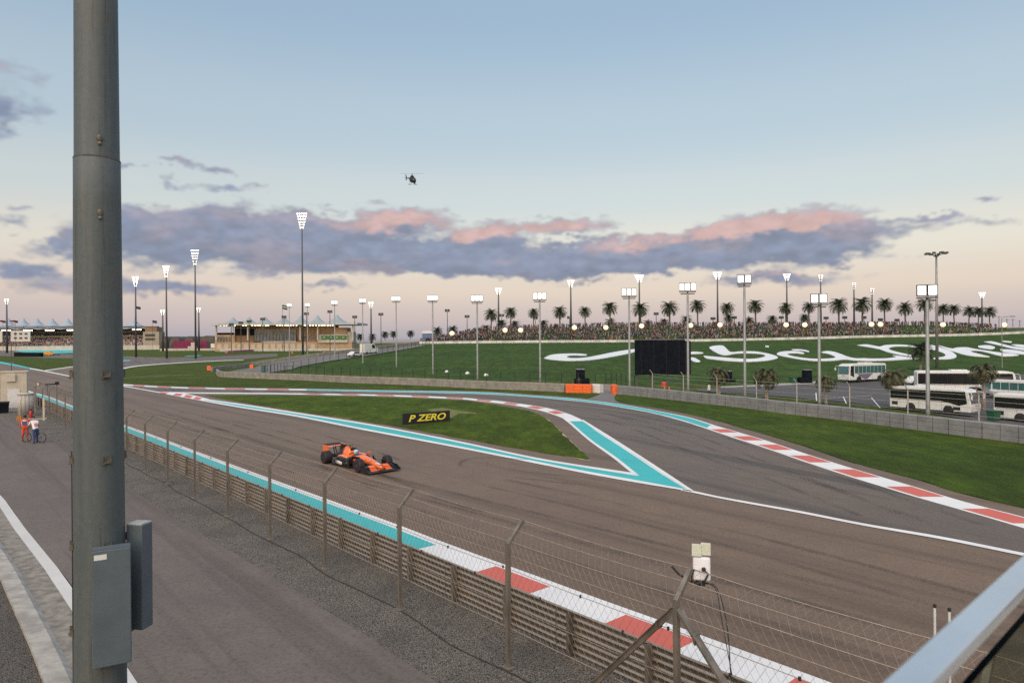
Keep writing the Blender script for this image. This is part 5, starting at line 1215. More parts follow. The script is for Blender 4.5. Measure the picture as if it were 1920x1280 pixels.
# ------------------------------------------------------------------ promenade fence, crowd, balloons, palms
ru = [600 + 20 * i for i in range(76)]
pf = thing('promenade_fence', 'white panel fence below the crowd along the top of the hill lawn', 'fence', (0, RAILY - 2, 0))
pwm = M('white_fence_panel', (.55, .55, .54), .7, var=.25, scale=.4)
x = PX(786, 640, RAILY - 2).x
while x < 190:
    z0, z1 = g(x, RAILY - 2), g(x + 2.9, RAILY - 2); m = MB(); m.add([(x, 0, z0 + .2), (x + 2.9, 0, z1 + .2), (x + 2.9, 0, z1 + 1.05), (x, 0, z0 + 1.05), (x, .06, z0 + .2), (x + 2.9, .06, z1 + .2), (x + 2.9, .06, z1 + 1.05), (x, .06, z0 + 1.05)], [(0, 1, 2, 3), (7, 6, 5, 4), (0, 4, 5, 1), (1, 5, 6, 2), (2, 6, 7, 3), (3, 7, 4, 0)])
    m.build('panel', pwm, pf); m = MB(); m.bar((x + 2.95, .03, z1 - .2), (x + 2.95, .03, z1 + 1.2), .08); m.build('post', MT['galv'], pf); x += 3.0
CL = [(.02, .02, .03)] * 9 + [(.05, .05, .07)] * 4 + [(.42, .42, .43)] * 5 + [(.30, .05, .03)] * 1 + [(.50, .12, .03)] * 1 + [(.04, .06, .15)] * 3 + [(.25, .24, .24)] * 3 + [(.30, .03, .04)] * 2 + [(.10, .18, .22), (.45, .35, .2), (.40, .10, .18), (.08, .15, .05)]
SK = [(.36, .21, .14), (.22, .12, .07), (.10, .055, .035), (.42, .26, .18)]
CL = [tuple(k * .62 for k in c) for c in CL]
def spectator(m, x, y, z, h=1.7, seated=False):
    a = random.uniform(0, 6.3); sh = random.choice(CL); tr = random.choice([(.02, .02, .025), (.04, .05, .09), (.12, .11, .1), (.25, .22, .18)]); sk_ = random.choice(SK); k = h / 1.7; w = random.uniform(.20, .26) * k
    def rg(zz, rx, ry, n=6): return [Vector((x + math.cos(a) * rx * math.cos(t) - math.sin(a) * ry * math.sin(t), y + math.sin(a) * rx * math.cos(t) + math.cos(a) * ry * math.sin(t), z + zz * k)) for t in [2 * math.pi * i / n for i in range(n)]]
    lo = .25 if seated else .85
    m.loft([rg(0, .15, .11), rg(lo, .17, .12)], True, tr)
    m.loft([rg(lo, w * .8, .13), rg(lo + .30, w * .85, .13), rg(lo + .56, w * 1.1, .13), rg(lo + .62, w * .5, .08)], True, sh)
    m.loft([rg(lo + .61, .06, .06), rg(lo + .68, .10, .11), rg(lo + .80, .10, .11), rg(lo + .87, .05, .06)], True, random.choice(SK + [(.02, .015, .012)] * 7 + [(.5, .5, .5), (.55, .12, .03)]))
crowd = MB(); random.seed(11); N = 0
def crest_u(u): return interp([785, 800, 850, 900, 1000, 1140, 1690, 1860, 1872], [0, .25, .6, .8, 1, 1, 1, 1, .6], u)
while N < 4300:
    u = random.uniform(788, 1868); f = random.random() ** .85; Y = RAILY + 3 + f * (CRESTY - RAILY)
    if u > 1690 and .28 < f < .84 and random.random() < .90: continue
    if u > 1690 and f < .3 and random.random() < .55: continue
    if 1500 < u <= 1690 and .35 < f < .75 and random.random() < .45 * (u - 1500) / 190: continue
    if u < 900 and f > crest_u(u) + .2: continue
    x = ray(u, 630)[0] * Y; spectator(crowd, x, Y, g(x, Y), random.uniform(1.55, 1.85), random.random() < .18); N += 1
crowd.build('crowd', MT['people'], label='dense crowd of spectators packed on the top of the grass hill', cat='crowd', kind='stuff')
fm = []
for i in range(8):
    m = MB(); spectator(m, 0, 0, 0, random.uniform(1.6, 1.82)); fm.append(m.mesh('person', MT['people']))
for i in range(46):
    u = random.uniform(1700, 1866); f = random.choice([.06, .10, .2, .45, .6, .7, .3]) + random.uniform(-.04, .04); Y = RAILY + 4 + f * (CRESTY - RAILY); x = ray(u, 630)[0] * Y
    obj('person', random.choice(fm), None, (x, Y, g(x, Y)), (0, 0, random.uniform(0, 6)), label='spectator standing apart on the grass at the thin right end of the crowd', cat='person', group='scattered spectators at the right end of the hill')
for i, (u, v) in enumerate(((847.5, 625), (947, 619), (976, 619), (1077, 614), (1136, 614), (1203, 611), (1295, 610), (1350, 609), (1474, 609), (1509, 609), (1634, 608), (1651, 608), (1768, 608.6), (1883, 609))):
    Y = 262.0; c = PX(u, v, Y); z0 = g(c.x, Y); t = thing('balloon_lamp', ORD[i] + ' from the left of the glowing yellow balloon lamps above the crowd', 'balloon lamp', (c.x, Y, z0), 0, 'balloon lamps over the crowd')
    m = MB(); m.ball((0, 0, c.z - z0), .95, 16, 10, 1, 1, .95); m.build('balloon', MT['globe'], t, True); m = MB(); m.tube([(0, 0, 0), (0, 0, c.z - z0 - .9)], .05, 6); m.build('mast', MT['galv'], t)
# palms
frond_m = M('palm_frond', (.030, .046, .020), .7, var=.4, scale=3); frond_d = M('dry_palm_frond', (.070, .072, .036), .8, var=.4, scale=3); trunk_m = M('palm_trunk', (.13, .105, .08), .95, var=.35, scale=6, bump=.8, bscale=14); trunk_p = M('pale_palm_trunk', (.25, .21, .17), .95, var=.35, scale=6, bump=.8, bscale=14)
def palm_crown(nf, ln, seed, droop=1.0, up=1.0, leaf=.42):
    random.seed(seed); m = MB()
    for i in range(nf):
        a = 2.39996 * i + random.uniform(-.2, .2); e = (75 - 105 * (i / nf) ** .9) * up + random.uniform(-8, 8); L_ = ln * random.uniform(.82, 1.1); p = Vector((0, 0, 0)); dr = R(e); seg = 9
        h = Vector((math.cos(a), math.sin(a), 0)); P = [p.copy()]
        for k in range(seg):
            p = p + (h * math.cos(dr) + Vector((0, 0, math.sin(dr)))) * (L_ / seg); P.append(p.copy()); dr -= R(9.0 * droop * (.6 + k * .16))
        m.tube(P, [.045 * (1 - .85 * k / seg) for k in range(seg + 1)], 3, False)
        sd_ = Vector((-h.y, h.x, 0))
        for k in range(1, seg * 2):
            t = k / 2; j = int(t); q = P[j].lerp(P[min(j + 1, seg)], t - j); d = (P[min(j + 1, seg)] - P[max(j - 1, 0)]).normalized(); ll = leaf * ln / 3 * (math.sin(math.pi * min(.97, (k + 1.2) / (seg * 2 + 1))) ** .6) * random.uniform(.85, 1.15)
            for s in (-1, 1):
                tip = q + (sd_ * s * .72 + d * .62 + Vector((0, 0, -.22 + random.uniform(-.1, .15)))) * ll * 1.5; w = d * .085
                m.add([q - w, q + w, tip], [(0, 1, 2)])
    return m
crowns = [palm_crown(56, 3.6, s, 1.0, 1.0, .60).mesh('crown', frond_m) for s in (1, 2, 3)]
crown_b = [palm_crown(44, 2.7, s, 1.5, .8, .5).mesh('crown', frond_d) for s in (5, 6)]
def trunk_mesh(h, r, mat):
    m = MB(); n = 14; m.tube([(0.06 * math.sin(i * .5), 0, h * i / n) for i in range(n + 1)], [r * (1.15 - .3 * i / n) * (1.06 if i % 2 else .96) for i in range(n + 1)], 8); m.ball((0, 0, h - .1), r * 1.7, 8, 5, 1, 1, 1.3); return m.mesh('trunk', mat)
def palm(u, vt, Y, label, kind=0, base=None, hpx=None, crown=None, tm_=None, sc_=1.0, group='date palms along the hill crest'):
    t_ = PX(u, vt, Y); z0 = g(t_.x, Y) if base is None else base.z; H_ = t_.z - z0 - 1.6 * sc_
    t = thing('palm_tree', label, 'palm tree', (t_.x if base is None else base.x, Y, z0), random.uniform(0, 6), group); t.rotation_euler = (random.uniform(-.035, .035), random.uniform(-.035, .035), random.uniform(0, 6)); sc_ *= random.uniform(.92, 1.1)
    obj('trunk', trunk_mesh(H_, .24 * sc_, tm_ or trunk_m), t); c = obj('crown', crown or random.choice(crowns), t, (0, 0, H_)); c.scale = (sc_,) * 3; c.rotation_euler = (random.uniform(-.12, .12), random.uniform(-.12, .12), random.uniform(0, 6))
hp = [(921, 581, 1.0, 'leftmost tall hill palm beside a light mast'), (957, 577, .95, 'hill palm second from the left, lone slim trunk'), (1000, 580, .72, 'small-headed hill palm left of a floodlight pole'), (1049.5, 577, .9, 'hill palm left of the mast between spaced palms'), (1097, 576, .9, 'hill palm right of the mast between spaced palms'), (1144, 568, 1.1, 'large hill palm left of the black screen'), (1201, 570, 1.1, 'large hill palm right behind the pole at the screen edge'),
      (1256, 567, 1.15, 'broad hill palm above the black screen'), (1308, 565, 1.0, 'slim hill palm right of the screen pole'), (1362, 569, .95, 'hill palm just right of a lit mast'), (1417, 564, 1.15, 'broad dark hill palm above the letter loop'), (1473, 570, .85, 'small hill palm leaning on a lit mast'), (1516, 569, .8, 'small hill palm left of a two-lamp pole'), (1573, 562, 1.15, 'broad hill palm right of a two-lamp pole'), (1617, 561, 1.1, 'hill palm between two thin lit masts'), (1658, 561, 1.1, 'hill palm with level fronds right of the mast pair'), (1697, 569, 1.05, 'hill palm with drooping fronds before the ring mast'), (1733, 561, 1.1, 'hill palm half hidden by the two-lamp pole'),
      (1769, 572, .85, 'hill palm just right of the ring mast'), (1789, 572.5, .85, 'second hill palm right of the ring mast'), (1816, 576, .85, 'third hill palm from the right end'), (1834, 577, .8, 'second hill palm from the right end'), (1855, 577, .85, 'rightmost palm of the hill row')]
random.seed(21)
for u, vt, s, lb in hp: palm(u, vt, 300.0, lb, sc_=s * 1.22)
small = [(940, 602), (965, 604), (820, 616), (849, 613), (911, 612), (1019, 603), (1144, 600), (1215, 603), (1245, 600), (1287, 594), (1366, 591), (1405, 597), (1448, 594), (1509, 591), (738, 622), (722, 623), (698, 628), (770, 621), (675, 627)]
for i, (u, vt) in enumerate(sorted(small)):
    Y = 318.0 if u > 800 else 430.0; x = PX(u, vt, Y); z0 = g(x.x, Y); 
    t = thing('palm_tree', ORD[i] + ' from the left of the low distant palms peeping over crowd or horizon', 'palm tree', (x.x, Y, max(z0, x.z - 5)), random.uniform(0, 6), 'low palms behind the hill')
    hz = x.z - max(z0, x.z - 5) - 1.2; obj('trunk', trunk_mesh(max(.6, hz), .2, trunk_m), t); c = obj('crown', random.choice(crowns), t, (0, 0, max(.6, hz))); c.scale = (.95,) * 3
random.seed(31)
for (u, vt, vb_, s, lb) in ((1348, 683, 741, .75, 'slim car park palm left of the first pole pair'), (1438, 681, 751, 1.0, 'bushy car park palm with pale straight trunk'), (1549, 696, 757, .8, 'small car park palm behind the two-lamp pole'), (1673, 685, 765, .92, 'bushy car park palm at the rear of the dark-windowed coach'), (1726, 644, 690, .62, 'dark palm standing before the hill lettering behind the coaches'), (1845, 671, 770, 1.0, 'large bushy car park palm in front of the minibus')):
    b = lot_at(u, vb_) if u != 1726 else hit(u, 694); palm(u, vt, b.y, lb, base=b, crown=random.choice(crown_b if u != 1726 else crowns), tm_=trunk_p, sc_=s * b.y / 95, group='palms in the car park')

# ------------------------------------------------------------------ coaches and cars in the car park
tyre_m = M('vehicle_tyre', (.02, .02, .02), .8); rim_m = M('vehicle_rim', (.35, .35, .35), .4, .6); headl = M('headlight_glass', (.6, .6, .6), .15); grn = M('bin_green', (.02, .09, .05), .6)
def wheel_part(parent, x, y, r, w):
    o = thing_part('wheel', parent, (x, y, r)); rot = Matrix.Rotation(R(90), 3, 'X')
    m = MB(); m.lathe([(r * .6, -w / 2), (r * .93, -w / 2), (r, -w / 2 + .03), (r, w / 2 - .03), (r * .93, w / 2), (r * .6, w / 2)], 22, (0, 0, 0), rot); m.build('tyre', tyre_m, o, R(40))
    m = MB(); m.lathe([(r * .62, -w / 2 + .02), (r * .25, -w / 2 + .06), (r * .2, -w / 2), (r * .2, w / 2), (r * .25, w / 2 - .06), (r * .62, w / 2 - .02)], 14, (0, 0, 0), rot); m.build('rim', rim_m, o)
def coach(label, pos, head, Lb, h, style, wbase=None, group='coaches parked in the car park'):
    t = thing('coach', label, 'coach' if style != 'mini' else 'minibus', pos, math.atan2(head.y, head.x), group); W = 2.5 if style != 'mini' else 2.1; a = Lb / 2; gl = MT['glass_d'] if style != 'teal' else MT['glass_t']
    zb = .36; out = [(-a, zb), (-a, h - .22), (-a + .18, h), (a - 1.1, h), (a - .5, h - .16), (a - .30, h - .42), (a - .03, 1.55), (a, 1.0), (a - .06, zb)]
    if style == 'mini': out = [(-a, zb), (-a, h - .2), (-a + .15, h), (a - .75, h), (a - .45, h - .2), (a - .12, 1.35), (a, 1.15), (a, zb)]
    m = MB(); m.prism(out, (1, 0, 0), (0, 0, 1), (0, W, 0), (0, -W / 2, 0)); b = bevel(m.build('body', MT['wpaint'], t), .10, 3)
    y0 = W / 2 + .006; wz0, wz1 = (1.55, h - .38) if style != 'mini' else (1.25, h - .35)
    for s in (-1, 1):
        if style == 'dark':
            pl_ = [(-a + .12, wz0), (-a + .12, wz1), (a - .62, wz1 + .06), (a - .40, wz0 - .15), (a - 1.3, wz0 - .45), (a - 2.6, wz0 - .12), (a - 3.4, wz0)]
            m = MB(); m.prism([(x, z) for x, z in pl_], (1, 0, 0), (0, 0, 1), (0, s * .012, 0), (0, s * (W / 2 - .002), 0)); wb = m.build('window_band', gl, t)
            m = MB(); m.box((-.6, s * (W / 2 + .012), wz0 - .10), (Lb * .82, .012, .05)); m.build('trim_stripe', M('bronze_stripe', (.12, .05, .02), .4), t)
            n = 6
            for i in range(1, n): m = MB(); m.box((-a + .1 + (Lb - 1.2) * i / n, s * (W / 2 + .014), (wz0 + wz1) / 2), (.025, .012, wz1 - wz0)); m.build('window_bar', MT['dark'], wb)
        else:
            n = 8 if style == 'teal' else 5; x0, x1 = -a + .25, a - 1.35
            for i in range(n):
                xa = x0 + (x1 - x0) * i / n; xb = x0 + (x1 - x0) * (i + 1) / n - .07
                m = MB(); m.prism([(xa, wz0), (xb, wz0), (xb, wz1), (xa, wz1)], (1, 0, 0), (0, 0, 1), (0, s * .012, 0), (0, s * (W / 2 - .002), 0)); m.build('window', MT['glass_t'], t)
            m = MB(); m.prism([(a - 1.22, .85 if style == 'teal' else wz0), (a - .30, wz0 - .25), (a - .42, wz1 + .02), (a - 1.22, wz1 + .02)], (1, 0, 0), (0, 0, 1), (0, s * .012, 0), (0, s * (W / 2 - .002), 0)); m.build('cab_window', MT['glass_d'] if style == 'teal' else MT['glass_t'], t)
            if style == 'teal':
                m = MB(); m.prism([(a - 4.6, .5), (a - 3.7, .5), (a - 1.9, wz0 - .08), (-a + .5 + 3.0, wz0 - .08)], (1, 0, 0), (0, 0, 1), (0, s * .010, 0), (0, s * (W / 2 - .002), 0)); m.build('livery_stripe', M('grey_purple_livery', (.16, .14, .20), .4), t)
        for i, xx in enumerate(frange(-a + 1.0, a - 1.0, 1.35)):
            m = MB(); m.box((xx, s * (W / 2 + .004), .95), (.02, .012, 1.0 if style != 'mini' else .6)); m.build('panel_joint', MT['dark'], t)
        fa, rr = (a - 2.5, -a + 3.0) if style != 'mini' else (a - 1.3, -a + 1.6); r = .48 if style != 'mini' else .38; rr = fa - wbase if wbase else rr
        for xw in (fa, rr):
            m = MB(); m.prism([(xw + math.cos(k) * (r + .12), max(.3, r + math.sin(k) * (r + .12))) for k in [math.pi * j / 12 - .25 for j in range(16)]], (1, 0, 0), (0, 0, 1), (0, s * .010, 0), (0, s * (W / 2 - .001), 0)); m.build('wheel_arch', MT['dark'], t)
            wheel_part(t, xw, s * (W / 2 - .13), r, .30)
        m = MB(); m.tube([(a - .35, s * (W / 2 - .05), h - .35), (a + .12, s * (W / 2 + .15), h - .38), (a + .22, s * (W / 2 + .22), h - .65)], .035, 6); m.box((a + .22, s * (W / 2 + .22), h - .95), (.12, .22, .5)); bevel(m.build('mirror', MT['wpaint'], t, kind='stuff'), .03)
        m = MB(); m.box((a - .02, s * (W / 2 - .38), .85), (.08, .42, .22)); m.build('headlight', headl, t)
        m = MB(); m.box((-a - .005, s * (W / 2 - .25), 1.0), (.03, .2, .6)); m.build('tail_light', M('tail_light_red', (.30, .02, .02), .3), t)
    d = Vector((-.27, 0, h - 1.97)).normalized() if style != 'mini' else Vector((-.33, 0, h - 1.55)).normalized(); nz = Vector((d.z, 0, -d.x)); c0 = Vector((a - .03, 0, 1.55)) if style != 'mini' else Vector((a - .12, 0, 1.35)); Lw = (h - 1.97) if style != 'mini' else (h - 1.55)
    ws = [c0 + nz * .008 + Vector((0, s * (W / 2 - .12), 0)) + d * k * Lw for s, k in ((-1, -.12), (1, -.12), (1, 1.02), (-1, 1.02))]
    m = MB(); m.add(ws + [p + nz * .012 for p in ws], [(0, 1, 2, 3), (7, 6, 5, 4), (0, 1, 5, 4), (1, 2, 6, 5), (2, 3, 7, 6), (3, 0, 4, 7)]); m.build('windscreen', MT['glass_t'] if style == 'teal' else MT['glass_d'], t)
    for s in (-.45, .45): m = MB(); m.bar(c0 + nz * .03 + Vector((0, s, 0)), c0 + nz * .03 + Vector((0, s + .35, 0)) + d * Lw * .45, .025); m.build('wiper', MT['dark'], t)
    m = MB(); m.box((a + .002, 0, 1.15 if style != 'mini' else .85), (.02, .5, .12)); m.build('badge', rim_m, t)
    if style == 'dark':
        for s in (-1, 1):
            m = MB(); m.box((-a + .7, s * (W / 2 + .006), .95), (.75, .014, .45)); m.build('vent_grille', MT['dark'], t)
            m = MB(); m.box((a - 1.55, s * (W / 2 + .006), .75), (.8, .014, .4)); m.build('step_recess', MT['dark'], t)
    m = MB(); m.box((a - .01, 0, .55), (.06, .52, .14)); m.build('number_plate', MT['wpaint'], t)
    if style != 'mini': m = MB(); m.box((-.8, 0, h + .09), (2.2, 1.5, .2)); bevel(m.build('roof_unit', MT['wpaint'], t), .06)
    return t
def along(pf_, pr_, Lb, fo, W=2.5):                  # from wheel contacts of the side facing the camera to the coach's centre and heading
    d = (pf_ - pr_); d.z = 0; d.normalize(); nr = Vector((-d.y, d.x, 0)); nr = nr if nr.y > 0 else -nr
    c = pf_ + d * (fo - Lb / 2) + nr * (W / 2 - .1); return Vector((c.x, c.y, g(c.x, c.y) + .05)), d
WB = (lot_at(1779, 778.5) - lot_at(1708.5, 770.5)).length; c_, d_ = along(lot_at(1779, 778.5), lot_at(1708.5, 770.5), 9.7, 2.5); coach('white coach with dark window band nearest the grey barrier, front to the right', c_, d_, 9.7, 3.12, 'dark', WB)
D1 = d_
e_ = lot_at(1914, 792); c_, d_ = along(e_ + D1 * WB, e_, 9.7, 2.5); coach('white coach with dark window band cut off by the right picture edge', c_, d_, 9.7, 3.15, 'dark', WB)
c_, d_ = along(lot_at(1610, 718), lot_at(1648, 716.3), 9.6, 2.5); coach('white coach with teal windows and slanted grey stripe, front to the left', c_, d_, 9.6, 3.25, 'teal', (lot_at(1610, 718) - lot_at(1648, 716.3)).length)
c_, d_ = along(Vector((73.8, 101, 0)), Vector((62.8, 105, 0)), 13.0, .8); coach('long white coach with dark window band parked behind the others', c_, d_, 13.0, 3.55, 'dark')
c_, d_ = along(lot_at(1860, 745), lot_at(1935, 752), 7.2, 1.3, 2.1); coach('white minibus with teal windows behind the large car park palm', c_, d_, 7.2, 2.65, 'mini')
def carv(label, pos, head, mat, L_=4.5, h=1.45, van=False):
    t = thing('parked_car', label, 'van' if van else 'car', pos, head, 'cars near the coaches'); a = L_ / 2; W = 1.8
    o = [(-a, .3), (-a, h * .98), (a * .45, h), (a * .75, h * .6), (a, h * .5), (a, .3)] if van else [(-a, .35), (-a + .05, .85), (-a * .75, .95), (-a * .45, h), (a * .2, h), (a * .5, .95), (a * .95, .78), (a, .5), (a - .05, .3)]
    m = MB(); m.prism(o, (1, 0, 0), (0, 0, 1), (0, W, 0), (0, -W / 2, 0)); bevel(m.build('body', mat, t), .10, 3)
    for s in (-1, 1):
        w_ = [(-a * .66, .92), (-a * .42, h - .09), (a * .16, h - .09), (a * .42, .92)] if not van else [(a * .1, h * .55), (a * .1, h * .9), (a * .42, h * .9), (a * .62, h * .55)]
        m = MB(); m.prism(w_, (1, 0, 0), (0, 0, 1), (0, s * .01, 0), (0, s * (W / 2), 0)); m.build('window', MT['glass_d'], t)
        for xw in (-a * .62, a * .62): wheel_part(t, xw, s * (W / 2 - .09), .32, .22)
    return t
p = lot_at(1838, 744); carv('silver saloon car half hidden between the coaches', p + Vector((0, 0, .05)), math.atan2(D1.y, D1.x), M('silver_car_paint', (.30, .31, .33), .3, .5))
p = lot_at(1716, 721); carv('white car peeping out left of the long coach', p + Vector((0, 0, .05)), R(200), MT['wpaint'])
p = hit(666, 669); carv('white pick-up on the hill road beside the white van', p + Vector((0, 0, .12)), R(60), MT['wpaint'])
p = hit(692, 663.5); carv('tall white van on the hill road', p + Vector((0, 0, .12)), R(60), MT['wpaint'], 6.0, 2.9, True)
def bin_(u, v, lb, s=1.0):
    p = lot_at(u, v); t = thing('wheeled_bin', lb, 'bin', p, R(20)); m = MB(); m.loft([[Vector((x * k, y * k, z)) for x, y in ((-.6 * s, -.45), (.6 * s, -.45), (.6 * s, .45), (-.6 * s, .45))] for z, k in ((.1, .82), (1.1, 1))]); m.build('body', grn, t); m = MB(); m.box((0, 0, 1.15), (1.3 * s, 1.0, .12)); bevel(m.build('lid', grn, t), .03)
bin_(1863, 789, 'green wheeled bin between the two dark-windowed coaches'); bin_(1487, 719, 'green bin left of the right-hand loudspeaker stack')

# ------------------------------------------------------------------ big screen, loudspeakers, small things by the hill
ys = 100.0; a = PX(1190, 637, ys); b = PX(1289, 637, ys - 1.5); z1 = a.z; z0 = PX(1190, 702.5, ys).z; gz = g((a.x + b.x) / 2, ys)
scr = thing('video_screen', 'large black screen back standing at the foot of the grass hill', 'screen', ((a.x + b.x) / 2, ys, gz)); w = (b.x - a.x)
m = MB(); m.box((0, 0, (z0 + z1) / 2 - gz), (w, .25, z1 - z0)); m.build('cover', MT['black'], scr); m = MB(); m.box((w / 2 + .45, .6, (z0 + z1) / 2 - gz - .1), (.88, 1.2, z1 - z0 - .2)); m.build('side_cover', M('black_side_cloth', (.010, .011, .018), .9), scr)
for k in range(4):
    m = MB(); m.box((-w / 2 + w * (k + .5) / 4, -.13, (z0 + z1) / 2 - gz), (.03, .02, z1 - z0 - .05)); m.build('seam', MT['dark'], scr)
for x in (-w / 2 + .3, -w / 6, w / 6, w / 2 - .3):
    m = MB(); m.bar((x, .4, -.1), (x, .4, z1 - gz - .2), .25); m.build('truss_leg', MT['mast'], scr)
def stack(p, lb, parts):
    t = thing('loudspeaker_stack', lb, 'loudspeaker', p, R(random.uniform(-8, 8)))
    for i, (w, d, za, zb, x) in enumerate(parts): m = MB(); m.box((x, 0, (za + zb) / 2), (w, d, zb - za)); bevel(m.build('cabinet', MT['black'], t), .04)
    m = MB(); w, d, za, zb, x = parts[-1]; m.box((x, 0, zb + .04), (w, d, .06)); m.build('top_board', M('pale_top_board', (.3, .32, .36), .6), t)
p = hit(1091, 722); stack(p, 'black loudspeaker stack above the long orange crash barrier', [(2.1, 1.2, 0, 1.0, 0), (1.15, 1.1, 1.0, 2.3, -.2)])
p = hit(1364, 715); stack(p, 'black loudspeaker stack between the two left car park palms', [(2.6, 1.4, 0, .5, 0), (1.4, 1.1, .5, 1.9, 0)])
p = hit(1511, 718.5); stack(p, 'black loudspeaker stack left of the coach with teal windows', [(2.2, 1.3, 0, 1.1, -.2), (1.35, 1.1, 1.1, 2.4, .2)])
for u, v, lb in ((838, 697.5, 'leftmost of three small white domes on the hill lawn'), (876.5, 700.5, 'middle of three small white domes on the hill lawn'), (911.5, 704, 'rightmost of three small white domes on the hill lawn')):
    p = hit(u, v); m = MB(); m.lathe([(.42, -.1), (.42, .05), (.37, .22), (.24, .36), (.05, .42)], 16); o = m.build('white_dome', MT['wpaint'], None, True, label=lb, cat='dome', group='white domes on the lawn'); o.location = p
con = M('cone_orange', (.65, .12, .02), .6)
for u, v, lb in ((1226.5, 741, 'left of two orange and white cones behind the barrier'), (1235, 742, 'right of two orange and white cones behind the barrier')):
    p = G(u, v) + Vector((1.4, .7, 0)); t = thing('traffic_cone', lb, 'cone', p); m = MB(); m.lathe([(.28, 0), (.28, .04), (.20, .05), (.05, 1.0)], 12); m.build('cone', con, t); m = MB(); m.lathe([(.155, .35), (.105, .65)], 12, (0, 0, .0)); m.build('band', MT['wpaint'], t)
    m = MB(); m.lathe([(.16, .36), (.11, .66)], 12); m.build('band', MT['wpaint'], t)
def far_person(p, shirt, trouser, lb, rz=0.0):
    me = person_mesh('person', std_pose(.04, step=.06), [shirt, skin, shoe, trouser], lambda c: 2 if c.z < .1 else 1 if c.z > 1.5 or (abs(c.x) > .235 and c.z < .98) else 3 if c.z < .95 else 0)
    o = obj('person', me, None, p, (0, 0, rz), label=lb, cat='person'); head_parts(None, .025, 1.645, o)
far_person(G(1217, 741) + Vector((2.0, 1.0, 0)), ovr, M('green_trousers', (.06, .12, .08), .8), 'person in an orange top behind the barrier left of the cones')
far_person(G(1297.5, 749) + Vector((2.2, 1.1, 0)), teem, shoe, 'person in a pale top and dark trousers right of the screen pole', 1.0)
far_person(G(1091, 736.5) + Vector((0, 3.5, 0)), shoe, shoe, 'person in black standing behind the long orange crash barrier')

# ------------------------------------------------------------------ helicopter
hY = 240.0; hc = PX(773, 336, hY); he = thing('helicopter', 'small dark helicopter hovering high in the sky', 'helicopter', hc, R(-62)); he.rotation_euler = (R(6), R(12), R(-62)); hm = M('dark_helicopter_paint', (.012, .014, .018), .45)
m = MB(); m.loft([ring(x, w, a, b, 14, 2.3) for x, w, a, b in ((2.6, .1, -.9, -.6), (2.3, .6, -1.2, .0), (1.5, .85, -1.3, .55), (.4, .95, -1.25, .85), (-.8, .85, -1.1, .85), (-1.8, .45, -.4, .7), (-2.3, .25, 0, .55))]); m.build('fuselage', hm, he, True)
m = MB(); m.ball((1.75, 0, -.25), .75, 12, 8, .9, .95, .8); m.build('windscreen', MT['glass_d'], he, True)
m = MB(); m.tube([(-2.0, 0, .25), (-4.5, 0, .35), (-6.4, 0, .45)], [.28, .18, .12], 8); tb = m.build('tail_boom', hm, he, True)
m = MB(); m.prism([(-6.0, .3), (-6.7, 1.6), (-7.1, 1.6), (-6.8, .3), (-6.9, -.4), (-6.5, -.4)], (1, 0, 0), (0, 0, 1), (0, .1, 0), (0, -.05, 0)); m.build('fin', hm, tb); m = MB(); m.box((-5.6, 0, .42), (.6, 2.2, .06)); m.build('tailplane', hm, tb)
m = MB(); m.bar((-6.7, .2, -.3), (-6.6, .2, 1.2), .12, .03); m.build('tail_rotor', hm, tb)
m = MB(); m.loft([ring(x, .4, .75, z, 10) for x, z in ((.9, .95), (0, 1.35), (-1.2, 1.1))]); m.tube([(0, 0, 1.0), (0, 0, 1.85)], .14, 8); m.build('rotor_mast', hm, he)
for k in range(2):
    a = R(28 + 180 * k); m = MB(); e = Vector((math.cos(a), math.sin(a), 0)); m.bar(Vector((0, 0, 1.85)), e * 5.4 + Vector((0, 0, 1.95)), .32, .05); m.build('rotor_blade', M('grey_rotor_blade', (.10, .11, .12), .5), he)
for s in (-1, 1):
    m = MB(); m.tube([(2.0, s * 1.0, -1.7), (1.7, s * 1.0, -1.85), (-1.6, s * 1.0, -1.85)], .07, 6); m.bar((1.0, s * .6, -1.1), (1.0, s * 1.0, -1.85), .07); m.bar((-.8, s * .6, -1.0), (-.8, s * 1.0, -1.85), .07); m.build('skid', hm, he)
m = MB(); m.ball((2.2, 0, -1.4), .28); m.build('camera_ball', hm, he, True)

# ------------------------------------------------------------------ terrace building with tented roofs behind
def pbox(u0, v0, u1, v1, Y, dep, name, mat, parent, org):
    a = PX(u0, v0, Y); b = PX(u1, v1, Y); m = MB(); z0, z1 = min(a.z, b.z), max(a.z, b.z)
    m.box(Vector(((a.x + b.x) / 2, Y + dep / 2, (z0 + z1) / 2)) - org, (abs(b.x - a.x), dep, z1 - z0)); return m.build(name, mat, parent)
Yb = 560.0; o0 = PX(525, 657, Yb); o0.z = 0; tb_ = thing('terrace_building', 'long sand-coloured terrace building with dark glass storey and flat lit roof', 'building', o0)
sandm = M('sand_render', (.42, .30, .19), .85, var=.12, scale=.2); brown = M('brown_render', (.22, .14, .085), .85, var=.2, scale=.2); gls = M('blue_grey_glass', (.085, .105, .125), .35, var=.35, scale=.3); pale = M('pale_render', (.48, .45, .40), .85, var=.1, scale=.2); door_m = M('pale_garage_door', (.50, .42, .33), .7, var=.05)
X_ = lambda c: 380 + c / 4; V_ = lambda c: 520 + c / 4
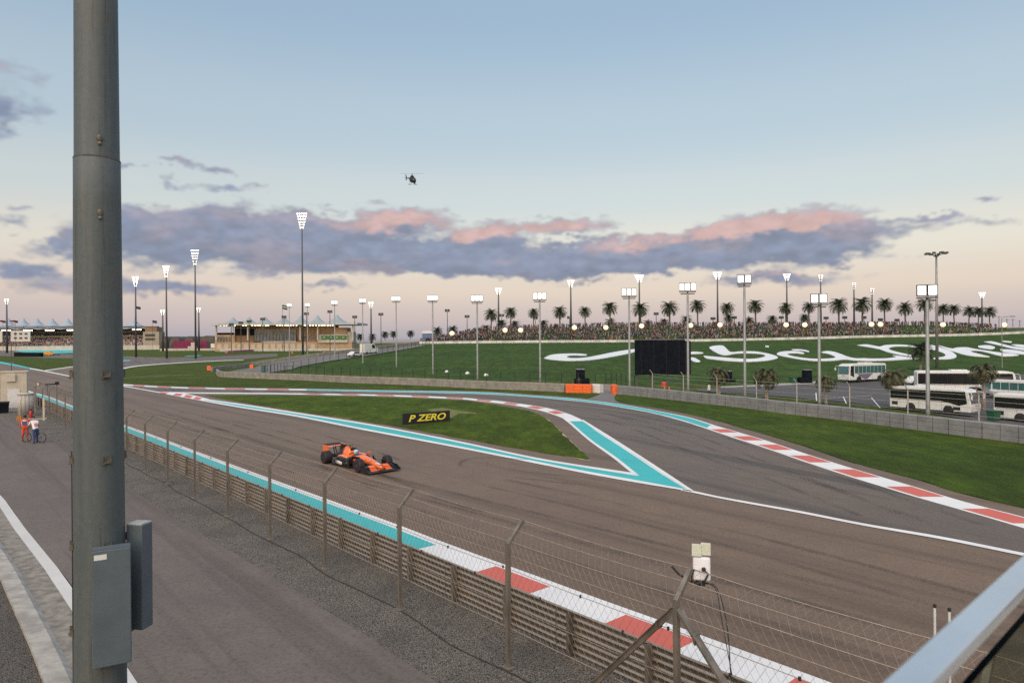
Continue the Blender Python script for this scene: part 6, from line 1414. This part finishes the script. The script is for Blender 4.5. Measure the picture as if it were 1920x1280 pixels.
for (a, b, c, d, dep, y, nm, mt_) in ((90, 488, 860, 560, 20, 0, 'ground_storey', sandm), (860, 484, 1120, 560, 18, .5, 'ground_storey', sandm), (92, 430, 240, 488, 18, 1, 'left_block', sandm), (240, 365, 385, 488, 18, 3, 'middle_block', brown), (385, 360, 700, 392, 18, 3, 'upper_storey', brown), (388, 392, 700, 430, 16, 2, 'glass_storey', gls), (388, 432, 700, 476, 16, 1, 'glass_storey', gls), (700, 362, 862, 488, 18, 3, 'right_block', brown), (862, 430, 1086, 488, 14, -1, 'white_block', pale), (862, 362, 985, 430, 16, 3, 'upper_block', brown), (985, 376, 1082, 430, 14, 3, 'upper_block', sandm), (1086, 408, 1126, 488, 12, 1, 'end_block', pale)):
    pbox(X_(a), V_(b), X_(c), V_(d), Yb + y, dep, nm, mt_, tb_, o0)
rf = pbox(X_(62), V_(346), X_(1160), V_(353), Yb - 8, 40, 'roof', M('pale_roof', (.42, .44, .44), .7, var=.08, scale=.2), tb_, o0)
for x in (100, 337, 730, 862, 1125): pbox(X_(x - 5), V_(353), X_(x + 5), V_(470), Yb - 4, 1.2, 'column', pale, tb_, o0)
glow = M('roof_downlight', (.9, .85, .7), .5, emit=(1, .86, .58, 3.5))
for i in range(42):
    x = 110 + i * 21 + random.uniform(-3, 3)
    if random.random() < .8: pbox(X_(x), V_(357), X_(x + random.uniform(7, 13)), V_(363), Yb - 3, .5, 'downlight', glow, tb_, o0)
for i in range(15): x = 110 + i * 50; pbox(X_(x), V_(500), X_(x + 34), V_(540), Yb - .3, .4, 'garage_door', door_m, tb_, o0)
for i in range(5): x = 105 + i * 22; pbox(X_(x), V_(448), X_(x + 14), V_(482), Yb + .6, .6, 'window', gls, tb_, o0)
for i in range(4): x = 715 + i * 32; pbox(X_(x), V_(440), X_(x + 22), V_(456), Yb + 2.6, .6, 'window', gls, tb_, o0)
for i in range(12): x = 400 + i * 25; pbox(X_(x), V_(394), X_(x + 1.2), V_(474), Yb + .4, .5, 'mullion', gls, tb_, o0)
gb = M('green_banner', (.02, .16, .07), .6)
for i in range(4): x = 890 + i * 48; pbox(X_(x), V_(436), X_(x + 44), V_(464), Yb - 1.6, .4, 'banner', gb, tb_, o0)
for i in range(4): x = 903 + i * 48; pbox(X_(x), V_(446), X_(x + 16), V_(454), Yb - 2.0, .3, 'banner_mark', M('banner_gold', (.5, .42, .1), .6), tb_, o0)
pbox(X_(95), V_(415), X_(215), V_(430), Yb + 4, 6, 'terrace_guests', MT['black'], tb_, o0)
pbox(X_(240), V_(384), X_(385), V_(430), Yb + 1.5, 1, 'balcony_recess_shade', MT['black'], tb_, o0)  # black slab stands in for the shade inside the balcony
tent_m = M('hazed_pale_tent_membrane', (.27, .33, .36), .8, var=.06, scale=.1)  # own pale blue-green with distance haze mixed into the colour
def tent(u, vt, vb_, wpx, Y, lb, grp, mat):
    a = PX(u, vt, Y); zb = PX(u, vb_, Y).z; w = wpx / FPX * Y; t = thing('tent_roof', lb, 'tent roof', (a.x, Y, 0), 0, grp); m = MB(); H_ = a.z - zb
    m.lathe([(w * .5, zb), (w * .36, zb + H_ * .14), (w * .22, zb + H_ * .36), (w * .10, zb + H_ * .68), (w * .03, zb + H_)], 8); m.build('canopy', mat, t, R(30)); m = MB(); m.tube([(0, 0, 0), (0, 0, zb)], w * .02, 6); m.build('mast', pale, t)
for i, u in enumerate((437, 467, 497, 532, 564, 595.5, 632)): tent(u, 595 - i * .8, 607, 42 if i != 6 else 56, 640, ORD[i] + ' from the left of the peaked tent roofs behind the terrace building', 'tent roofs behind the terrace building', tent_m)
tent_f = M('hazed_far_tent_membrane', (.30, .37, .44), .8, var=.04, scale=.1)  # bluer and paler: haze of distance put into the membrane colour
for i, u in enumerate((16, 44, 70, 98, 127, 252)): tent(u, 596.5, 612, 36, 1100, ORD[i] + ' from the left of the faint peaked tent roofs beyond the grandstand', 'tent roofs beyond the grandstand', tent_f)

# ------------------------------------------------------------------ grandstand, arches, far left things
Yg = 800.0; o1 = PX(120, 657, Yg); o1.z = 0; gs = thing('grandstand', 'wide grandstand with arched roof canopies and packed seats at far left', 'grandstand', o1)
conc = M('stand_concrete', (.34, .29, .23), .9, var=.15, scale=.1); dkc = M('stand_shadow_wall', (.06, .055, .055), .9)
xl, xr = PX(-60, 640, Yg).x - o1.x, PX(270, 640, Yg).x - o1.x
for i in range(12):
    m = MB(); y = i * 2.6; z = 2.5 + i * 1.1; m.box(((xl + xr) / 2, y + 1.3, z / 2), (xr - xl, 2.58, z)); m.build('seat_row', conc, gs)
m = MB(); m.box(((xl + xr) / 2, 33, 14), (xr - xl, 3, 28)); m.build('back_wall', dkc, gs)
m = MB(); m.box(((xl + xr) / 2, 30, 16.2), (xr - xl, 6, 1.6)); m.build('balcony', conc, gs); m = MB(); m.box(((xl + xr) / 2, 30.5, 21.5), (xr - xl, 5, .8)); m.build('upper_balcony', conc, gs)
sp = MB(); random.seed(5)
for i in range(2600):
    x = random.uniform(xl, xr); r_ = random.randint(0, 11); c = random.choice([(.45, .42, .42), (.3, .08, .08), (.1, .09, .12), (.25, .2, .2), (.35, .16, .18), (.5, .5, .5)]); sp.box((x, r_ * 2.6 + 1.2, 2.5 + r_ * 1.1 + .7), (.75, .5, 1.4), None, c)
for i in range(500):
    x = random.uniform(xl, xr); c = random.choice([(.4, .36, .33), (.1, .09, .12), (.25, .2, .2)]); sp.box((x, 28.5, 17.0 + .8), (.7, .4, 1.5), None, c)
sp.build('seated_crowd', MT['people'], gs, kind='stuff')
rfm = M('stand_roof', (.30, .31, .32), .6, var=.08); lite = M('stand_lamp', (.9, .9, .9), .4, emit=(1, .96, .88, 5))
for i in range(8):
    xa = xl + (xr - xl) * i / 8; xb = xl + (xr - xl) * (i + 1) / 8 - 1; m = MB(); n = 8
    pts = [(xa + (xb - xa) * k / n, 24.8 + 1.8 * math.sin(math.pi * k / n)) for k in range(n + 1)] + [(xb - (xb - xa) * k / n, 24.2 + 1.7 * math.sin(math.pi * k / n)) for k in range(n + 1)]
    m.prism(pts, (1, 0, 0), (0, 0, 1), (0, 26, 0), (0, 8, 0)); c = m.build('roof_canopy', rfm, gs)
    m = MB(); m.box(((xa + xb) / 2, 9, 23.6), ((xb - xa) * .42, .5, .9)); m.build('roof_lamp', lite, gs)
wp = pbox(20, 619.5, 56.5, 640, Yg - 6, 1, 'score_panel', M('white_panel', (.55, .52, .48), .8), gs, o1)
for i in range(3):
    for j in range(2): pbox(26 + i * 10, 624 + j * 8, 31 + i * 10, 627 + j * 8, Yg - 6.4, .3, 'panel_window', dkc, gs, o1)
pbox(-40, 620, 4, 641, Yg - 6, 1, 'score_panel', M('white_panel', (.55, .52, .48), .8), gs, o1)
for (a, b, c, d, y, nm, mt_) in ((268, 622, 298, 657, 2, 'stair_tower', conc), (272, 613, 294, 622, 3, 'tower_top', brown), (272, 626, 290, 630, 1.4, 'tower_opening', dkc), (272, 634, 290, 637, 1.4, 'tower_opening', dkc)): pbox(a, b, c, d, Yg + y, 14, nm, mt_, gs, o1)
pbox(-60, 649.5, 300, 657.5, Yg - 14, 1.0, 'front_wall', pale, gs, o1)
arm_ = M('brown_arch_shell', (.10, .085, .075), .8, var=.2, scale=.2); dome_y = 690.0
for i, (u0, u1, vt, lb) in enumerate(((299, 312.5, 630.5, 'leftmost small brown arched shell roof'), (317, 338, 630.5, 'second brown arched shell roof from the left'), (344, 364, 630, 'third brown arched shell roof beside the light mast'), (371, 405, 629, 'largest brown arched shell roof beside the terrace building'))):
    a, b = PX(u0, 650, dome_y), PX(u1, 650, dome_y); zt = PX((u0 + u1) / 2, vt, dome_y).z; w = (b.x - a.x) / 2; t = thing('arched_shell', lb, 'shell roof', ((a.x + b.x) / 2, dome_y, 0), 0, 'brown arched shells'); m = MB(); n = 14
    m.prism([(w * 1.05 * math.cos(math.pi * k / n), zt * math.sin(math.pi * k / n) ** .8) for k in range(n + 1)], (1, 0, 0), (0, 0, 1), (0, 30, 0)); m.build('shell', arm_, t)
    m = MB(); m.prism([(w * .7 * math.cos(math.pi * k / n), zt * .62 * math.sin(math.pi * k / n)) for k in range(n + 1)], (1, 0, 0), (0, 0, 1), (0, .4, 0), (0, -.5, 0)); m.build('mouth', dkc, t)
mag = M('magenta_hoarding', (.17, .010, .06), .7, var=.25, scale=.3)
for a, b, c, d, lb in ((325, 638.5, 366, 652, 'magenta hoarding in front of the brown arches'), (373, 639, 388, 652, 'bright magenta hoarding left of the terrace building')):
    p = PX((a + c) / 2, 652, 660); p.z = 0; t = thing('hoarding', lb, 'hoarding', p); pbox(a, b, c, 660, 660, .6, 'sheet', mag, t, p)
    for u in frange(a, c, 8): pbox(u, b, u + 1, 660, 661, .5, 'post', MT['mast'], t, p)
p = PX(410, 655, 640); p.z = 0; t = thing('trackside_wall', 'long pale trackside wall below the terrace building', 'wall', p)
for i in range(24): u = 300 + i * 16; pbox(u, 653.2, u + 15.8, 661, 640 if u < 400 else 552, .6, 'wall_panel', pale, t, p)
p = PX(360, 652, 648); p.z = 0; t = thing('cream_kiosk', 'small cream stepped kiosk before the magenta hoarding', 'kiosk', p); pbox(352, 649, 366, 658, 648, 4, 'base', cream, t, p); pbox(358, 642, 366, 649, 648.5, 3, 'tower', cream, t, p)
p = PX(400, 651, 600); p.z = 0; t = thing('crane_truck', 'white and orange crane truck left of the terrace building', 'truck', p); pbox(395, 644, 402, 652, 600, 3, 'cab', MT['wpaint'], t, p); pbox(402, 647.5, 410, 652, 600, 3, 'bed', M('truck_orange', (.5, .25, .04), .6), t, p); pbox(408, 649.5, 422, 652, 600.5, 2, 'tail', MT['dark'], t, p)
for u in (397, 404, 412):
    c = PX(u, 652.6, 600) - p; m = MB(); m.lathe([(.5, -1.2), (.5, 1.2)], 12, c + Vector((0, 1.5, 0)), Matrix.Rotation(R(90), 3, 'X')); m.build('wheel', tyre_m, t)
pink_m = M('pink_tyre_wall', (.45, .17, .21), .8, var=.35, scale=.8)
ps_ = [G(424, 662), G(470, 658.5), G(530, 655.6)]; t = thing('tyre_barrier', 'low pink tyre barrier in front of the terrace building', 'barrier', ps_[0]); wall_blocks(t, ps_, 1.5, 1.5, 12, pink_m, .1)
Q = G(55, 668.3); t = thing('black_barrier', 'long black barrier on the far run-off behind the straight', 'barrier', Q); a, b = G(30, 668), G(78, 668.6); wall_blocks(t, [a, b], 2.2, 2.0, 8.0, MT['black'], .02)
p = G(92, 666.8); t = thing('recovery_vehicle', 'small yellow recovery vehicle on the far run-off', 'vehicle', p); m = MB(); m.prism([(-2.6, .4), (-2.6, 1.6), (-1.5, 2.6), (1.0, 2.6), (1.8, 1.5), (2.8, 1.3), (2.8, .4)], (1, 0, 0), (0, 0, 1), (0, 2, 0), (0, -1, 0)); bevel(m.build('body', M('recovery_yellow', (.62, .28, .03), .5), t), .12); m = MB(); m.box((4.2, 0, .6), (3.4, 1.8, .5)); m.build('bed', MT['dark'], t)
for x in (-1.7, 1.7):
    for s in (-1, 1): wheel_part(t, x, s * .9, .45, .3)
# flags
def flag(u, vt, vb_, Y, cols, lb, wpx=8, hpx=6):
    a = PX(u, vt, Y); t = thing('flag', lb, 'flag', (a.x, Y, 0)); m = MB(); m.tube([(0, 0, 0), (0, 0, a.z)], .12, 6); m.build('flagpole', MT['mast'], t); w, h = wpx / FPX * Y, hpx / FPX * Y; n = 6
    for j, c in enumerate(cols):
        m = MB(); k = len(cols); vs = []
        for i in range(n + 1):
            y = .35 * math.sin(i * 1.4); dz = -.10 * h * i; vs += [(w * i / n, y, a.z - h * j / k + dz * .5), (w * i / n, y, a.z - h * (j + 1) / k + dz * .5)]
        m.add(vs, [(2 * i, 2 * i + 2, 2 * i + 3, 2 * i + 1) for i in range(n)]); m.build('flag_stripe', M('flag_cloth', c, .8), t)
flag(529.5, 571, 600, 520, [(.03, .10, .05), (.4, .4, .4), (.015, .015, .015)], 'flag flying left of a floodlight pole above the terrace building', 9, 8)
flag(255.5, 574, 600, 640, [(.03, .03, .05)], 'dark flag beside the light mast left of the arches', 8, 5); flag(286, 600, 620, 700, [(.03, .03, .05)], 'dark flag above the grandstand tower', 8, 5)
redc = M('red_canopy', (.22, .02, .03), .7)
for u, lb in ((2, 'red pointed canopy at the far left edge above the grandstand'), (25, 'red pointed canopy right of the far left light mast')):
    p = PX(u, 603, 780); t = thing('red_canopy', lb, 'canopy', (p.x, 780, 0)); w = 9 / FPX * 780; m = MB(); m.add([(-w, 0, p.z + 1.2), (w, 0, p.z + .8), (.1 * w, 6, p.z - 1.5), (0, 2, p.z + 1.9)], [(0, 1, 3), (1, 2, 3), (2, 0, 3), (0, 2, 1)]); m.build('membrane', redc, t); m = MB(); m.tube([(0, 3, 0), (0, 3, p.z - .5)], .15, 6); m.build('mast', MT['mast'], t)
# tractor-like blue and white stand at the left end of the crowd, far shed at the right end
p = hit(803, 640); t = thing('fan_stand', 'small blue and white stand at the left end of the hill crowd', 'stand', p); m = MB(); m.box((0, 0, 1.5), (4.2, 3, 3)); m.build('body', M('stand_blue', (.10, .16, .30), .6), t); m = MB(); m.prism([(-2.4, 3), (2.4, 3), (1.2, 4.0), (-1.8, 4.0)], (1, 0, 0), (0, 0, 1), (0, 3.2, 0), (0, -1.6, 0)); m.build('roof', MT['wpaint'], t)
Yr = 330.0; p = PX(1910, 622, Yr); t = thing('far_shed', 'low pale shed behind the hill at the right edge', 'shed', (p.x, Yr, g(p.x, Yr))); zt = PX(1905, 613, Yr).z - g(p.x, Yr)
m = MB(); m.box((0, 0, zt / 2 - .3), (16, 6, zt)); m.build('wall', M('shed_green', (.10, .14, .12), .8), t); m = MB(); m.box((0, 0, zt - .2), (17, 7, .5)); m.build('roof', pale, t)
for i, (u, vt) in enumerate(((1873, 592), (1888, 597), (1899, 597), (1912, 600))):
    a = PX(u, vt, 360); z0 = g(a.x, 360); t = thing('line_pole', ORD[i] + ' from the left of the thin poles at the right end of the hill', 'pole', (a.x, 360, z0), 0, 'thin poles at the right end of the hill'); m = MB(); m.tube([(0, 0, 0), (0, 0, a.z - z0)], .14, 6); m.bar((-1.5, 0, a.z - z0 - .6), (1.5, 0, a.z - z0 - .6), .12); m.build('pole', MT['mast'], t)
